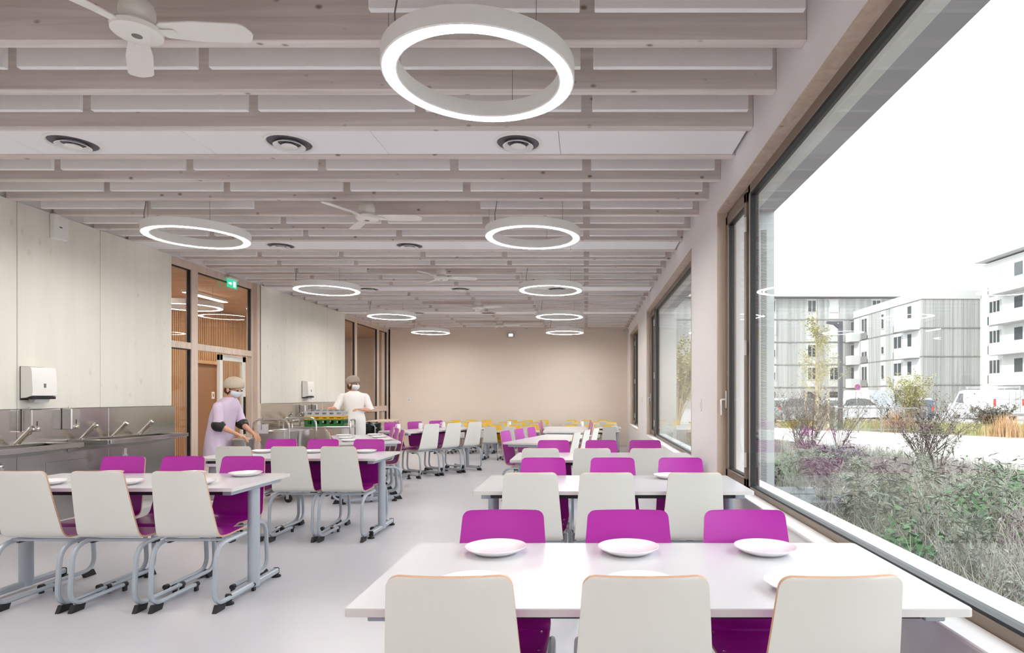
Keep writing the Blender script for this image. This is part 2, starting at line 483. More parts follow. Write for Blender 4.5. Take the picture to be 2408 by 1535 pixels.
# ------------------------------------------------------------------ windows
def handle_mb():
    h = MB().cbox(-.012, 0, -.016, .016, -.075, .075, .004)
    h.tube(rpath([(-.012,0,.0),(-.05,0,.0),(-.052,-.01,-.03),(-.05,-.012,-.13)], .02, 3), .009, 8)
    return h
def window(n, y0, y1, label):
    xf = 1.215
    fw = .075
    root = MB()
    # fixed outer frame
    root.cbox(xf, xf+.07, y0, y1, ZS, ZS+.055, .003).cbox(xf, xf+.07, y0, y1, ZH-fw, ZH, .003)
    root.cbox(xf, xf+.07, y0, y0+fw, ZS, ZH, .003).cbox(xf, xf+.07, y1-.03, y1, ZS, ZH, .003)
    ym = y1-.70
    root.cbox(xf, xf+.07, ym-.035, ym+.02, ZS, ZH, .003)
    o = struct('window_%d' % n, root, M['alu'], label=label)
    # timber lining of the reveal: jambs and lintel; painted sill board
    lin_ = MB().box(XR-.004, xf, y1-.012, y1, ZS, ZH).box(XR-.004, xf, y0, y0+.012, ZS, ZH).box(XR-.004, xf, y0, y1, ZH-.012, ZH)
    lin_.build('reveal_lining', M['reveal_wood'], o)
    MB().cbox(XR-.022, xf, y0-.02, y1, ZS, ZS+.018, .004).build('sill_board', M['wall'], o)
    # opening casement at the far end, standing proud of the frame
    s = MB(); a, b = ym+.012, y1-.022; x0, x1 = xf-.018, xf+.05
    z0, z1 = ZS+.035, ZH-.055
    s.cbox(x0, x1, a, b, z0, z0+.075, .004).cbox(x0, x1, a, b, z1-.075, z1, .004)
    s.cbox(x0, x1, a, a+.06, z0, z1, .004).cbox(x0, x1, b-.06, b, z0, z1, .004)
    so = s.build('casement', M['alu'], o)
    MB().box(xf+.01, xf+.03, a+.06, b-.06, z0+.075, z1-.075).build('pane', M['glass'], so, smooth=False)
    g = MB()
    for q in (a+.06, b-.068): g.box(xf, xf+.04, q, q+.008, z0+.075, z1-.075)
    g.box(xf, xf+.04, a+.06, b-.06, z0+.075, z0+.083).box(xf, xf+.04, a+.06, b-.06, z1-.083, z1-.075)
    g.build('gasket', M['gasket'], so)
    handle_mb().build('handle', M['alu_light'], so, (x0, b-.03, 1.33))
    hg = MB()
    for zz in (ZS+.25, 1.72, ZH-.3): hg.tube([(x0-.004, a-.004, zz-.055), (x0-.004, a-.004, zz+.055)], .011, 8)
    hg.build('hinge', M['alu_light'], so)
    # fixed pane
    c, d = y0+fw, ym-.035
    MB().box(xf+.02, xf+.045, c, d, ZS+.055, ZH-fw).build('pane', M['glass'], o, smooth=False)
    g = MB()
    for (p0, p1, q0, q1) in ((c, d, ZS+.055, ZS+.067), (c, d, ZH-fw-.02, ZH-fw), (c, c+.012, ZS+.055, ZH-fw), (d-.014, d, ZS+.055, ZH-fw)):
        g.box(xf+.004, xf+.055, p0, p1, q0, q1)
    g.build('gasket', M['gasket'], o)
    MB().box(xf-.003, xf+.01, d+.004, d+.016, ZS+.06, ZH-fw).build('bright_bead', M['alu_light'], o)
    # outer sill and blind head rail
    so2 = MB().prism([(xf+.07, ZS+.05), (1.47, ZS+.02), (1.47, ZS-.02), (xf+.07, ZS-.02)], 'y', y0, y1+.45 if n == 1 else y1)
    so2.build('outer_sill', M['sill_out'], o)
    bl = MB().cbox(1.295, 1.372, y0-.1, y1+.4, 2.93, 3.02, .003)
    bl.build('blind_rail', M['sill_out'], o)
    MB().cbox(1.39, 1.47, y0-.1, y1+.4, 2.95, 3.02, .003).build('blind_box', M['sill_out'], o)
    return o
window(1, *WINS[0], 'large fixed window with slim opening casement and handle')
window(2, *WINS[1], 'second wide window between two white piers')
window(3, *WINS[2], 'narrow looking window closest to the beige far wall')

# ------------------------------------------------------------------ left wall: limewashed panels, glazed bays
YA, YB1, YC = 7.95, 10.10, 13.66
wl = MB().box(XL-.17, XL-.03, YB, YA, 0, ZD).box(XL-.17, XL-.03, YB1, YC, 0, ZD).box(XL-.17, XL-.03, YA, YB1, 3.19, ZD).box(XL-.17, XL-.03, YC, YF, 3.19, ZD)
wall_l = struct('wall_left', wl, M['wall'], label='long side wall of limewashed wood panels')
seams = [-9.6, -8.4, -7.2, -6.0, -4.8, -3.6, -2.5, -1.3, -.1, 1.1, 2.3, 3.5, 4.65, 5.79, 6.78, 7.95]
for a, b in zip(seams[:-1], seams[1:]):
    MB().cbox(XL-.03, XL, a+.003, b-.003, 1.235, ZB+.01, .003).build('wood_panel', M['woodpanel'], wall_l)
seams = [10.10, 10.97, 11.90, 12.76, 13.66]
for a, b in zip(seams[:-1], seams[1:]):
    MB().cbox(XL-.03, XL, a+.002, b-.002, 1.235, ZB+.01, .003).build('wood_panel', M['woodpanel'], wall_l)
# brushed steel wall cladding under the panels
for (a, b) in ((3.4, 4.6), (4.6, 5.79), (5.79, 6.9), (6.9, 8.02)):
    MB().cbox(XL-.03, XL-.003, a+.002, b-.002, .10, 1.233, .002).build('steel_cladding', M['steel'], wall_l)
for (a, b) in ((10.13, 11.3), (11.3, 12.5), (12.5, 13.66)):
    MB().cbox(XL-.03, XL-.003, a+.002, b-.002, .10, 1.233, .002).build('steel_cladding', M['steel'], wall_l)
MB().cbox(XL-.003, XL+.003, 6.10, 6.62, .30, .70, .002).build('access_panel', M['steel'], wall_l)
MB().box(XL-.17, XL, 10.02, 10.125, 0, 3.19).build('end_post', M['frame_wood'], wall_l)

XG = -5.44
def glazing(name, label, posts, rails, y0, y1, panes, extra=None):
    g = MB()
    for (a, b, z0, z1) in posts: g.cbox(XG-.055, XG+.03, a, b, z0, z1, .004)
    for (a, b, z0, z1) in rails: g.cbox(XG-.05, XG+.028, a, b, z0, z1, .004)
    o = struct(name, g, M['frame_wood'], label=label)
    for (a, b, z0, z1) in panes:
        MB().box(XG-.018, XG-.004, a, b, z0, z1).build('pane', M['glass_in'], o, smooth=False)
        k = MB()
        k.box(XG-.03, XG+.012, b-.012, b, z0, z1).box(XG-.03, XG+.012, a, b, z1-.012, z1)
        k.build('gasket', M['gasket'], o)
    return o
gl1 = glazing('window_4', 'glazed timber screen with open sliding door beside wash troughs',
    [(7.95, 8.02, 0, 3.19), (8.46, 8.60, 0, 3.19), (9.98, 10.06, 0, 3.19)],
    [(7.95, 10.06, 3.09, 3.19), (7.95, 10.06, 2.0, 2.09)], YA, YB1,
    [(8.02, 8.46, 0.06, 2.0), (8.02, 8.46, 2.09, 3.09), (8.60, 9.98, 2.09, 3.09)])
d = MB()
for (a, b, z0, z1) in ((9.27, 9.34, .01, 1.99), (9.88, 9.975, .01, 1.99), (9.27, 9.975, 1.90, 1.99), (9.27, 9.975, .01, .12)):
    d.cbox(XG-.11, XG-.062, a, b, z0, z1, .004)
dr = struct('door_1', d, M['white_metal'], label='white framed sliding glass door, half open')
MB().box(XG-.09, XG-.08, 9.34, 9.88, .12, 1.90).build('pane', M['glass_in'], dr, smooth=False)
MB().cbox(XG-.062, XG-.035, 9.90, 9.925, .75, 1.35, .003).build('pull_handle', M['black'], dr)
gl2 = glazing('window_5', 'tall glazed timber screen in the far corner',
    [(13.66, 13.73, 0, 3.19), (14.45, 14.58, 0, 3.19), (16.0, 16.13, 0, 3.19), (16.78, 16.9, 0, 3.19)],
    [(13.66, 16.9, 3.09, 3.19), (13.66, 16.9, .96, 1.10), (13.66, 16.9, 0, .10)], YC, YF,
    [(13.73, 14.45, 1.10, 3.09), (14.58, 16.0, 1.10, 3.09), (16.13, 16.78, 1.10, 3.09),
     (13.73, 14.45, .1, .96), (14.58, 16.0, .1, .96), (16.13, 16.78, .1, .96)])

# corridor behind the glazed bays
XC = -7.9
cw = MB().box(XC-.15, XC-.03, 3.0, 12.38, 0, 3.2).box(XC-.15, XC-.03, 13.30, 19.5, 0, 3.2).box(XC-.15, XC-.03, 12.38, 13.30, 2.06, 3.2)
cwo = struct('wall_corridor', cw, M['door_brown'], label='corridor wall clad in vertical larch slats')
sl = MB()
y = 3.05
while y < 19.4:
    z0 = 2.10 if 12.30 < y < 13.36 else .05
    sl.box(XC-.03, XC, y, y+.032, z0, 3.18)
    y += .062
so = sl.build('slats', M['slat'], cwo, smooth=False); so['kind'] = 'stuff'
dd = MB().cbox(XC-.10, XC-.055, 12.42, 13.26, 0.005, 2.03, .003)
ddo = struct('door_2', dd, M['door_brown'], label='plain brown flush door in the slatted corridor wall')
fr = MB().cbox(XC-.12, XC+.01, 12.34, 12.42, 0, 2.08, .003).cbox(XC-.12, XC+.01, 13.26, 13.36, 0, 2.08, .003).cbox(XC-.12, XC+.01, 12.34, 13.36, 2.03, 2.10, .003)
fr.build('door_frame', M['slat'], ddo)
MB().cbox(XC-.055, XC-.035, 13.12, 13.18, 1.0, 1.06, .004).tube(rpath([(XC-.045,13.15,1.03),(XC-.005,13.15,1.03),(XC-.0,13.05,1.03)], .01, 2), .009, 8).build('door_handle', M['chrome'], ddo)
pl = MB().cbox(XC-.055, XC-.048, 13.10, 13.20, 1.30, 1.45, .002).build('door_plate', M['white_metal'], ddo)
MB().box(XC-.048, XC-.0465, 13.14, 13.16, 1.345, 1.41).build('pictogram', M['black'], pl)
struct('ceiling_corridor', MB().box(-9.3, XL-.17, 3.0, 19.5, 3.2, 3.3), M['slat'], label='timber corridor ceiling')
struct('wall_corridor_end', MB().box(-9.3, XL-.17, 19.5, 19.6, 0, 3.3).box(-9.3, XL-.17, 2.9, 3.0, 0, 3.3), M['corridor'], label='beige corridor end wall')
struct('wall_corridor_side', MB().box(XL-.17, XL-.03, YF, 19.5, 0, 3.3), M['corridor'])
# ================================================================== ceiling things
def ord_far(k): return ['first', 'second', 'third', 'fourth', 'fifth', 'sixth', 'seventh', 'eighth'][k]
def ring_lamp(loc, label, group, cord_dx=-.33):
    t = thing('ring_lamp', label, 'lamp', loc, 0, group)
    RO, RI, H = .465, .388, .082
    b = MB()
    b.lathe([(RO, .004), (RO, H), (RI, H), (RI, .004), (RI+.008, 0), (RI+.008, .012), (RO-.008, .012), (RO-.008, 0)], seg=64, closed=True)
    link('lamp_body', RING.setdefault('b', b.mesh('lamp_body', M['lampbody'])), t)
    g = MB().lathe([(RI+.009, .003), (RO-.009, .003), (RO-.009, .011), (RI+.009, .011)], seg=64, closed=True)
    link('diffuser', RING.setdefault('g', g.mesh('diffuser', M['lampglow'])), t)
    top = ZD - loc[2]
    c = MB().tube([(.427, 0, H-.01), (.427, 0, top)], .0016, 5)
    for k in range(3):
        link('suspension_wire', RING.setdefault('w', c.mesh('suspension_wire', M['cable'])), t, (0, 0, 0), R(75+120*k))
    c = MB().tube([(cord_dx, -.27, H-.01), (cord_dx-.004, -.272, .16), (cord_dx+.03, -.275, .35), (cord_dx+.035, -.275, top)], .004, 6)
    link('power_cord', RING.setdefault('c', c.mesh('power_cord', M['cable'])), t)
    return t
RING = {}
YR = [3.03*k for k in range(-2, 6)]
for k, y in enumerate(YR):
    n = len(YR)-1-k
    ring_lamp((-.522, y, 2.91), '%s white ring lamp from the far wall in the window-side row' % ord_far(n), 'ring lamps under the beams')
    if k >= 0:
        ring_lamp((-3.816, y, 2.91), '%s white ring lamp from the far wall in the wood-panel-side row' % ord_far(n), 'ring lamps under the beams')
ring_lamp((-6.36, 9.9, 2.78), 'white ring lamp hanging in the corridor behind the glazed screen', None)
ring_lamp((-6.5, 15.0, 2.78), 'added ring lamp brightening the corridor behind the corner glazing', None)  # extra ring lamp, added for more light in the corridor

for k, y in enumerate((6.5, 8.6, 11.2, 13.2, 16.6)):  # invented lights, added to brighten the dark corridor
    t = thing('corridor_fill_light', 'added fill light under the corridor ceiling, %s from its far end' % ord_far(4-k), 'lamp', (-6.9, y, 3.2), 0, 'added corridor fill lights')
    MB().cbox(-.06, .06, -.6, .6, -.05, 0, .004).build('housing', M['lampbody'], t)
    MB().cbox(-.05, .05, -.58, .58, -.056, -.05, .002).build('diffuser', M['lampglow'], t)
FAN = {}
def fan(loc, rz, label):
    t = thing('ceiling_fan', label, 'fan', loc, rz, 'ceiling fans along the middle of the room')
    if not FAN:
        FAN['rod'] = MB().tube([(0,0,.16), (0,0,ZD-loc[2])], .013, 10).mesh('rod', M['white_metal'])
        FAN['dome'] = MB().lathe([(.052, .045), (.068, .065), (.075, .09), (.074, .11), (.064, .14), (.045, .162), (.022, .174), (.013, .18)], seg=28).mesh('canopy_dome', M['white_metal'])
        FAN['motor'] = MB().lathe([(.02, -.012), (.09, -.010), (.105, 0), (.108, .022), (.1, .035), (.075, .05), (.05, .055)], seg=32).mesh('motor_housing', M['white_metal'])
        b = MB()
        prof = []
        N = 20
        for i in range(N+1):
            x = .10 + .42*i/N
            wd = .040 + .018*min(1, (i/N)*2.5)
            if i == 0: wd = .028
            dd = (N-i)/N*.42
            if dd < .05: wd *= math.sqrt(max(.03, 1-((.05-dd)/.05)**2))
            tw = R(-15 + 5*i/N)
            row = []
            for q in (-1, 1):
                row.append((x, q*wd*math.cos(tw), .018 + q*wd*math.sin(tw)))
            prof.append(row)
        v = []; f = []
        for (p, q) in prof:
            v += [p, q, (q[0], q[1], q[2]+.006), (p[0], p[1], p[2]+.006)]
        rings = [v[i*4:i*4+4] for i in range(N+1)]
        FAN['blade'] = MB().rings(rings).mesh('blade', M['white_metal'])
        FAN['bracket'] = MB().cbox(.085, .17, -.016, .016, .012, .017, .002).mesh('blade_bracket', M['white_metal'])
        FAN['badge'] = MB().lathe([(.022, -.0135), (.022, -.0115)], seg=16).mesh('badge', M['cable'])
    link('rod', FAN['rod'], t); link('canopy_dome', FAN['dome'], t); link('motor_housing', FAN['motor'], t); link('badge', FAN['badge'], t)
    for k in range(3):
        bl = link('blade', FAN['blade'], t, (0,0,0), R(120*k))
        link('blade_bracket', FAN['bracket'], bl)
    return t
for k in range(5):
    fan((-2.1, 2.885+3.03*k, 3.055), R([4, 4, 8, -20, -12][k]), '%s white three-blade ceiling fan from the far wall' % ord_far(4-k))

VENT = {}
def vent(loc, label):
    t = thing('air_diffuser', label, 'vent', loc, 0, 'round ceiling air diffusers')
    if not VENT:
        VENT['rim'] = MB().lathe([(.176, 0), (.174, -.010), (.158, -.012), (.150, -.004), (.150, 0)], seg=36, closed=True).mesh('rim', M['plastic_white'])
        VENT['shade_disc'] = MB().lathe([(.152, -.004), (.152, 0)], seg=28).mesh('shade_disc', M['vent_dark'])  # dark disc stands in for the shaded opening; the panel has no hole
        VENT['cone'] = MB().lathe([(.104, -.030), (.110, -.028), (.082, -.006), (.076, -.006)], seg=32, closed=True).mesh('cone', M['plastic_white'])
        VENT['core'] = MB().lathe([(.02, -.038), (.050, -.034), (.056, -.029), (.035, -.012), (.01, -.004)], seg=24).mesh('core', M['plastic_white'])
    for k in ('rim', 'shade_disc', 'cone', 'core'):
        link({'shade_disc': 'shade_disc', 'rim': 'rim', 'cone': 'cone', 'core': 'core'}[k], VENT[k], t)
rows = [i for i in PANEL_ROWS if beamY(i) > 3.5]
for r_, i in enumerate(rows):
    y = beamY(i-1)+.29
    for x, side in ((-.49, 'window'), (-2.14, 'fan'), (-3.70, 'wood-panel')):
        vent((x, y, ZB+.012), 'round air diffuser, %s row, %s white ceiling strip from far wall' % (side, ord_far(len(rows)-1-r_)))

# small fixtures
t = thing('exit_sign', 'green lit emergency exit sign on the timber screen lintel', 'sign', (XG+.06, 9.37, 3.02))
MB().cbox(-.03, .03, -.13, .13, .105, .135, .004).build('housing', M['plastic_white'], t)
MB().cbox(-.006, .006, -.125, .125, -.02, .105, .002).build('green_plate', M['exit_green'], t)
pic = MB()
for x in (.0075,):
    pic.box(x, x+.001, .02, .085, .0, .085)
    pic.box(x, x+.001, -.10, -.045, .03, .055).add([(x,-.045,.015),(x,-.045,.07),(x,-.01,.0425),(x+.001,-.045,.015),(x+.001,-.045,.07),(x+.001,-.01,.0425)], [(0,1,2),(3,5,4),(0,3,4,1),(1,4,5,2),(2,5,3,0)])
pic.build('pictogram', M['exit_white'], t)

t = thing('emergency_light', 'small emergency light block on the far wall under beams', 'light', (-2.06, YF, 2.96))
MB().cbox(-.11, .11, -.05, 0, 0, .13, .006).build('housing', M['grey_crate'], t)
MB().cbox(-.05, .06, -.055, -.045, .03, .10, .003).build('lens', emit('emergency_lens', (1, 1, .96, 1), 1.4), t)

t = thing('wall_sounder', 'white rectangular box unit high on limewashed panel under beams', 'wall unit', (XL, 6.22, 2.93))
MB().cbox(0, .055, -.085, .085, 0, .25, .008).build('casing', M['plastic_white'], t)
MB().cbox(.055, .060, -.03, .055, .14, .225, .002).build('cover_flap', M['white_metal'], t)
MB().box(.055, .058, -.03, .0, .12, .13).build('indicator', M['darkbar'], t)

def switch(name, label, loc, axis):
    t = thing(name, label, 'switch', loc)
    if axis == 'x':
        MB().cbox(-.010, 0, -.04, .04, -.06, .06, .003).build('plate', M['plastic_white'], t)
        MB().cbox(-.015, -.010, -.02, .02, -.03, .03, .002).build('rocker', M['white_metal'], t)
    else:
        MB().cbox(-.04, .04, -.010, 0, -.04, .04, .003).build('plate', M['plastic_white'], t)
        MB().lathe([(.02, -.013), (.02, -.010)], seg=16, axis='y').build('socket_insert', M['grey_crate'], t)
switch('wall_switch', 'white double switch plate on the pier beside the big window', (XR, 6.05, 1.27), 'x')
switch('wall_switch', 'white switch plate on the pier beside the far narrow window', (XR, 12.4, 1.28), 'x')
switch('wall_socket', 'white round socket on the beige far wall', (-4.85, YF, 1.25), 'y')
t = thing('wall_speaker', 'small grey box high in the corner beside the last beam', 'speaker', (XR-.001, 16.4, 3.03))
MB().cbox(-.10, 0, -.08, .08, 0, .11, .008).build('casing', M['grey_crate'], t)
MB().cbox(-.103, -.099, -.06, .06, .02, .09, .002).build('grille', M['cable'], t)

# ================================================================== wash troughs
def trough(y0, y1, taps, label):
    t = thing('wash_trough', label, 'sink', (0, 0, 0))
    xb, xf, zr = XL+.001, -4.89, .91
    b = MB()
    th = .012
    yi0, yi1 = y0+.03, y1-.03
    # rim: front, ends, wide back ledge; sloping bowl; tapering underside
    b.cbox(xf-.03, xf, y0, y1, zr-.042, zr, .003)
    b.cbox(xb, xf-.03, y0, yi0, zr-.05, zr, .003).cbox(xb, xf-.03, yi1, y1, zr-.05, zr, .003)
    b.cbox(xb, xb+.10, yi0, yi1, zr-.012, zr, .003)
    bo = b.build('rim', M['steel'], t)
    i = MB()
    i.add([(xf-.03, yi0, zr-.05), (xf-.03, yi1, zr-.05), (xf-.08, yi1, zr-.055), (xf-.08, yi0, zr-.055), (xb+.10, yi1, zr-.085), (xb+.10, yi0, zr-.085), (xb+.10, yi1, zr-.012), (xb+.10, yi0, zr-.012)],
          [(0,1,2,3), (3,2,4,5), (5,4,6,7), (0,3,5,7), (1,6,4,2)])
    i.build('bowl', M['steel'], t, recalc=False)
    u = MB().prism([(xf-.035, zr-.05), (xf-.16, zr-.068), (xb, zr-.125), (xb, zr-.05), (xf-.05, zr-.049)], 'y', y0+.001, y0+.012)
    u.prism([(xf-.035, zr-.05), (xf-.16, zr-.068), (xb, zr-.125), (xb, zr-.05), (xf-.05, zr-.049)], 'y', y1-.012, y1-.001)
    u.add([(xf-.035, y0, zr-.05), (xf-.035, y1, zr-.05), (xf-.16, y1, zr-.068), (xf-.16, y0, zr-.068), (xb, y1, zr-.125), (xb, y0, zr-.125)], [(0,1,2,3), (3,2,4,5)])
    u.build('underside', M['steel_dark'], t, recalc=False)
    for ty in taps:
        k = MB().tube([(xb+.055, ty, zr), (xb+.055, ty, zr+.012)], .03, 14)
        k.tube([(xb+.055, ty, zr+.005), (xb+.19, ty, zr+.14)], .023, 14)
        ko = k.build('tap', M['bronze_tap'], t)
        MB().tube([(xb+.188, ty, zr+.138), (xb+.205, ty, zr+.155), (xb+.212, ty, zr+.162)], [.027, .027, .016], 14).build('push_button', M['chrome'], ko)
        MB().tube([(xb+.172, ty, zr+.115), (xb+.186, ty, zr+.098)], .011, 10).build('spout', M['chrome'], ko)
    ym = y0 + (y1-y0)*.42
    MB().tube(rpath([(xb+.2, ym, zr-.13), (xb+.2, ym, zr-.38), (xb+.0, ym, zr-.38)], .04, 4), .019, 10).tube([(xb+.2, ym, zr-.20), (xb+.2, ym, zr-.28)], .034, 12).build('drain_trap', M['chrome'], t)
    return t
trough(4.65, 6.01, [5.0, 5.72], 'steel wash trough with slanted push tap under the white towel dispenser')
trough(6.35, 7.59, [6.47, 6.90, 7.30], 'steel wash trough with three slanted taps next to the glazed screen')
trough(10.2, 12.6, [10.75, 11.15, 11.9], 'steel wash trough behind the trolleys on the second panelled wall')

def soap(y, z, label):
    t = thing('soap_dispenser', label, 'dispenser', (XL+.001, y, z), 0, None)
    MB().cbox(0, .105, -.055, .055, 0, .215, .008).build('steel_body', M['steel'], t)
    MB().box(.105, .1065, -.004, .004, .055, .10).build('level_slot', M['black'], t)
    MB().lathe([(.019, .105), (.021, .115), (.016, .125), (.006, .128)], (0, .0, .028), 16, 'x').build('push_knob', M['chrome'], t)
    MB().tube([(.03, .0, .215), (.03, 0, .235)], .006, 8).build('lock_pin', M['bronze_tap'], t)
soap(5.88, 1.02, 'steel soap dispenser above the gap-side end of the single-tap trough')
soap(6.33, 1.02, 'steel soap dispenser above the screen-side trough with three taps')
soap(11.55, .98, 'steel soap dispenser on the second splashback, beside the trolley crates')
soap(12.05, .98, 'steel soap dispenser on the second splashback, nearer the corner glazing')

def towels(y, label):
    t = thing('towel_dispenser', label, 'dispenser', (XL, y, 1.31))
    b = MB().prism([(0, .03), (.06, .035), (.118, .055), (.122, .10), (.112, .30), (.10, .325), (0, .33)], 'y', -.135, .135)
    b.build('cover', M['plastic_white'], t)
    MB().cbox(0, .115, -.13, .13, .02, .045, .004).build('base_tray', M['black'], t)
    MB().cbox(.0, .010, -.137, .120, .012, .332, .003).build('back_plate', M['darkbar'], t)
    MB().cbox(.112, .1225, -.012, .012, .13, .17, .001).build('lock', M['cable'], t)
    MB().prism([(.03, .022), (.10, .022), (.085, -.012), (.05, -.008)], 'y', -.08, .08).build('paper_towel', M['laminate'], t)
towels(5.95, 'white paper towel dispenser above the single-tap wash trough')
towels(11.72, 'white paper towel dispenser above the second steel splashback')
t = thing('push_valve', 'round chrome push button in the steel cladding below trough', 'valve', (XL-.002, 5.62, .71))
MB().lathe([(.045, 0), (.045, .004), (.03, .008), (.028, .02), (.02, .024)], (0,0,0), 20, 'x').build('button', M['chrome'], t)
MB().lathe([(.05, 0), (.05, .002)], (0,0,0), 20, 'x').build('rosette', M['steel'], t)
# ================================================================== chairs and tables
def shell_mesh(name, s, inner):
    """bent plywood shell: waterfall seat, tight bend, raked tapering back with rounded top corners"""
    prof = rpath([(0, .150, .436), (0, .12, .460), (0, -.10, .452), (0, -.205, .462), (0, -.262, .66), (0, -.318, .895)],
                 [0, .03, .05, .075, .1, 0], 6)
    # resample densely near the top for the rounded corners
    pts = [(p.y, p.z) for p in prof]
    y1, z1 = pts[-1]; y0, z0 = pts[-2]
    LL = math.hypot(y1-y0, z1-z0)
    pts = pts[:-1]
    r = .030
    for d_ in (LL-.001, r*1.6, r, r*.7, r*.45, r*.25, r*.1, 0.0):
        if d_ >= LL: continue
        pts.append((y1+(y0-y1)*d_/LL, z1+(z0-z1)*d_/LL))
    def width(y, z, i):
        if z > .47 or i > len(pts)*.5:
            t = max(0, min(1, (z-.47)/(.895-.47)))
            w_ = .196 + (.162-.196)*t
            d_ = math.hypot(y-y1, z-z1)
            if d_ < r: w_ -= r - math.sqrt(max(0, r*r-(r-d_)**2))
            return w_
        t = max(0, min(1, (y+.2)/.33))
        w_ = .196 + (.186-.196)*t
        if i == 0: w_ -= .016
        elif i == 1: w_ -= .006
        return w_
    NX = 6
    inn = []; out = []
    n = len(pts)
    TH = .011
    for i, (y, z) in enumerate(pts):
        a = pts[max(0, i-1)]; b = pts[min(n-1, i+1)]
        ty, tz = b[0]-a[0], b[1]-a[1]
        l = math.hypot(ty, tz) or 1
        ny, nz = tz/l, -ty/l            # towards the sitter (up over seat, forward at back)
        w_ = width(y, z, i)
        ri, ro = [], []
        tt = max(0, min(1, (z-.47)/.43)) if i > n*.4 else 0
        for q in range(NX+1):
            u = -1+2*q/NX
            cy = .014*tt*u*u
            dz = -.006*(1-u*u) if i < n*.4 and i > 1 else 0
            ri.append((u*w_, y+cy+ny*TH, z+nz*TH+dz))
            ro.append((u*w_, y+cy, z+dz))
        inn.append(ri); out.append(ro)
    mb = MB()
    mb.add([p for r_ in inn for p in r_], [(i*(NX+1)+q, i*(NX+1)+q+1, (i+1)*(NX+1)+q+1, (i+1)*(NX+1)+q) for i in range(n-1) for q in range(NX)], 0)
    mb.add([p for r_ in out for p in r_], [(i*(NX+1)+q, (i+1)*(NX+1)+q, (i+1)*(NX+1)+q+1, i*(NX+1)+q+1) for i in range(n-1) for q in range(NX)], 1)
    edge = [(i, 0) for i in range(n)] + [(n-1, q) for q in range(1, NX+1)] + [(i, NX) for i in range(n-2, -1, -1)] + [(0, q) for q in range(NX-1, 0, -1)]
    ev = []; k = len(edge)
    for (i, q) in edge: ev += [inn[i][q], out[i][q]]
    mb.add(ev, [(2*j, 2*((j+1) % k), 2*((j+1) % k)+1, 2*j+1) for j in range(k)], 2)
    for i in range(len(mb.v)):
        mb.v[i] = tuple(c*s for c in mb.v[i])
    return mb.mesh(name, [inner, M['shell_white'], M['ply']], angle=40, recalc=True)
def sc(mb, s):
    mb.v = [tuple(c*s for c in p) for p in mb.v]; return mb
def chair_proto(s, inner):
    d = {}
    d['shell'] = [(shell_mesh('shell', s, inner), (0,0,0))]
    XX = .20
    tb = MB().tube(rpath([(0, .20, .046), (0, -.262, .046), (0, -.235, .422), (0, .09, .430)], [0, .11, .11, 0], 6), .0150, 8)
    fr = sc(tb, s).mesh('frame_tube', M['tube'])
    wd = sc(MB().prism([(-.262, 0), (-.165, 0), (-.150, .034), (-.20, .034), (-.225, .046), (-.238, .046)], 'x', -.013, .013), s).mesh('rear_foot', M['black'])
    cp = sc(MB().tube([(0, .185, .046), (0, .215, .046)], .0175, 10).prism([(.187, 0), (.212, 0), (.214, .04), (.185, .04)], 'x', -.009, .009), s).mesh('front_foot', M['black'])
    bl = sc(MB().cbox(-.012, .012, -.09, -.035, .402, .420, .003), s).mesh('stack_stop', M['black'])
    d['frame_tube'] = [(fr, (q*XX*s, 0, 0)) for q in (-1, 1)]
    d['rear_foot'] = [(wd, (q*XX*s, 0, 0)) for q in (-1, 1)]
    d['front_foot'] = [(cp, (q*XX*s, 0, 0)) for q in (-1, 1)]
    d['stack_stop'] = [(bl, (q*XX*s, 0, 0)) for q in (-1, 1)]
    cb = sc(MB().tube([(-.2, -.13, .434), (.2, -.13, .434)], .010, 6), s).mesh('cross_bar', M['tube'])
    d['cross_bar'] = [(cb, (0,0,0)), (cb, (0, .18*s, .0))]
    rv = MB()
    for q in (-1, 1):
        for yy in (-.13, .05):
            rv.ball((q*.16, yy, .466), .006, .006, .004, 8, 5)
    d['rivet'] = [(sc(rv, s).mesh('rivet', M['chrome']), (0,0,0))]
    return d
BIG = chair_proto(1.0, M['shell_purple'])
SMALL = chair_proto(.80, M['shell_yellow'])
SMALLW = SMALL
def chair(proto, loc, rz, label, group, name='school_chair'):
    t = thing(name, label, 'chair', loc, rz, group)
    for nm, lst in proto.items():
        for me, lo in lst:
            link(nm, me, t, lo)
    return t

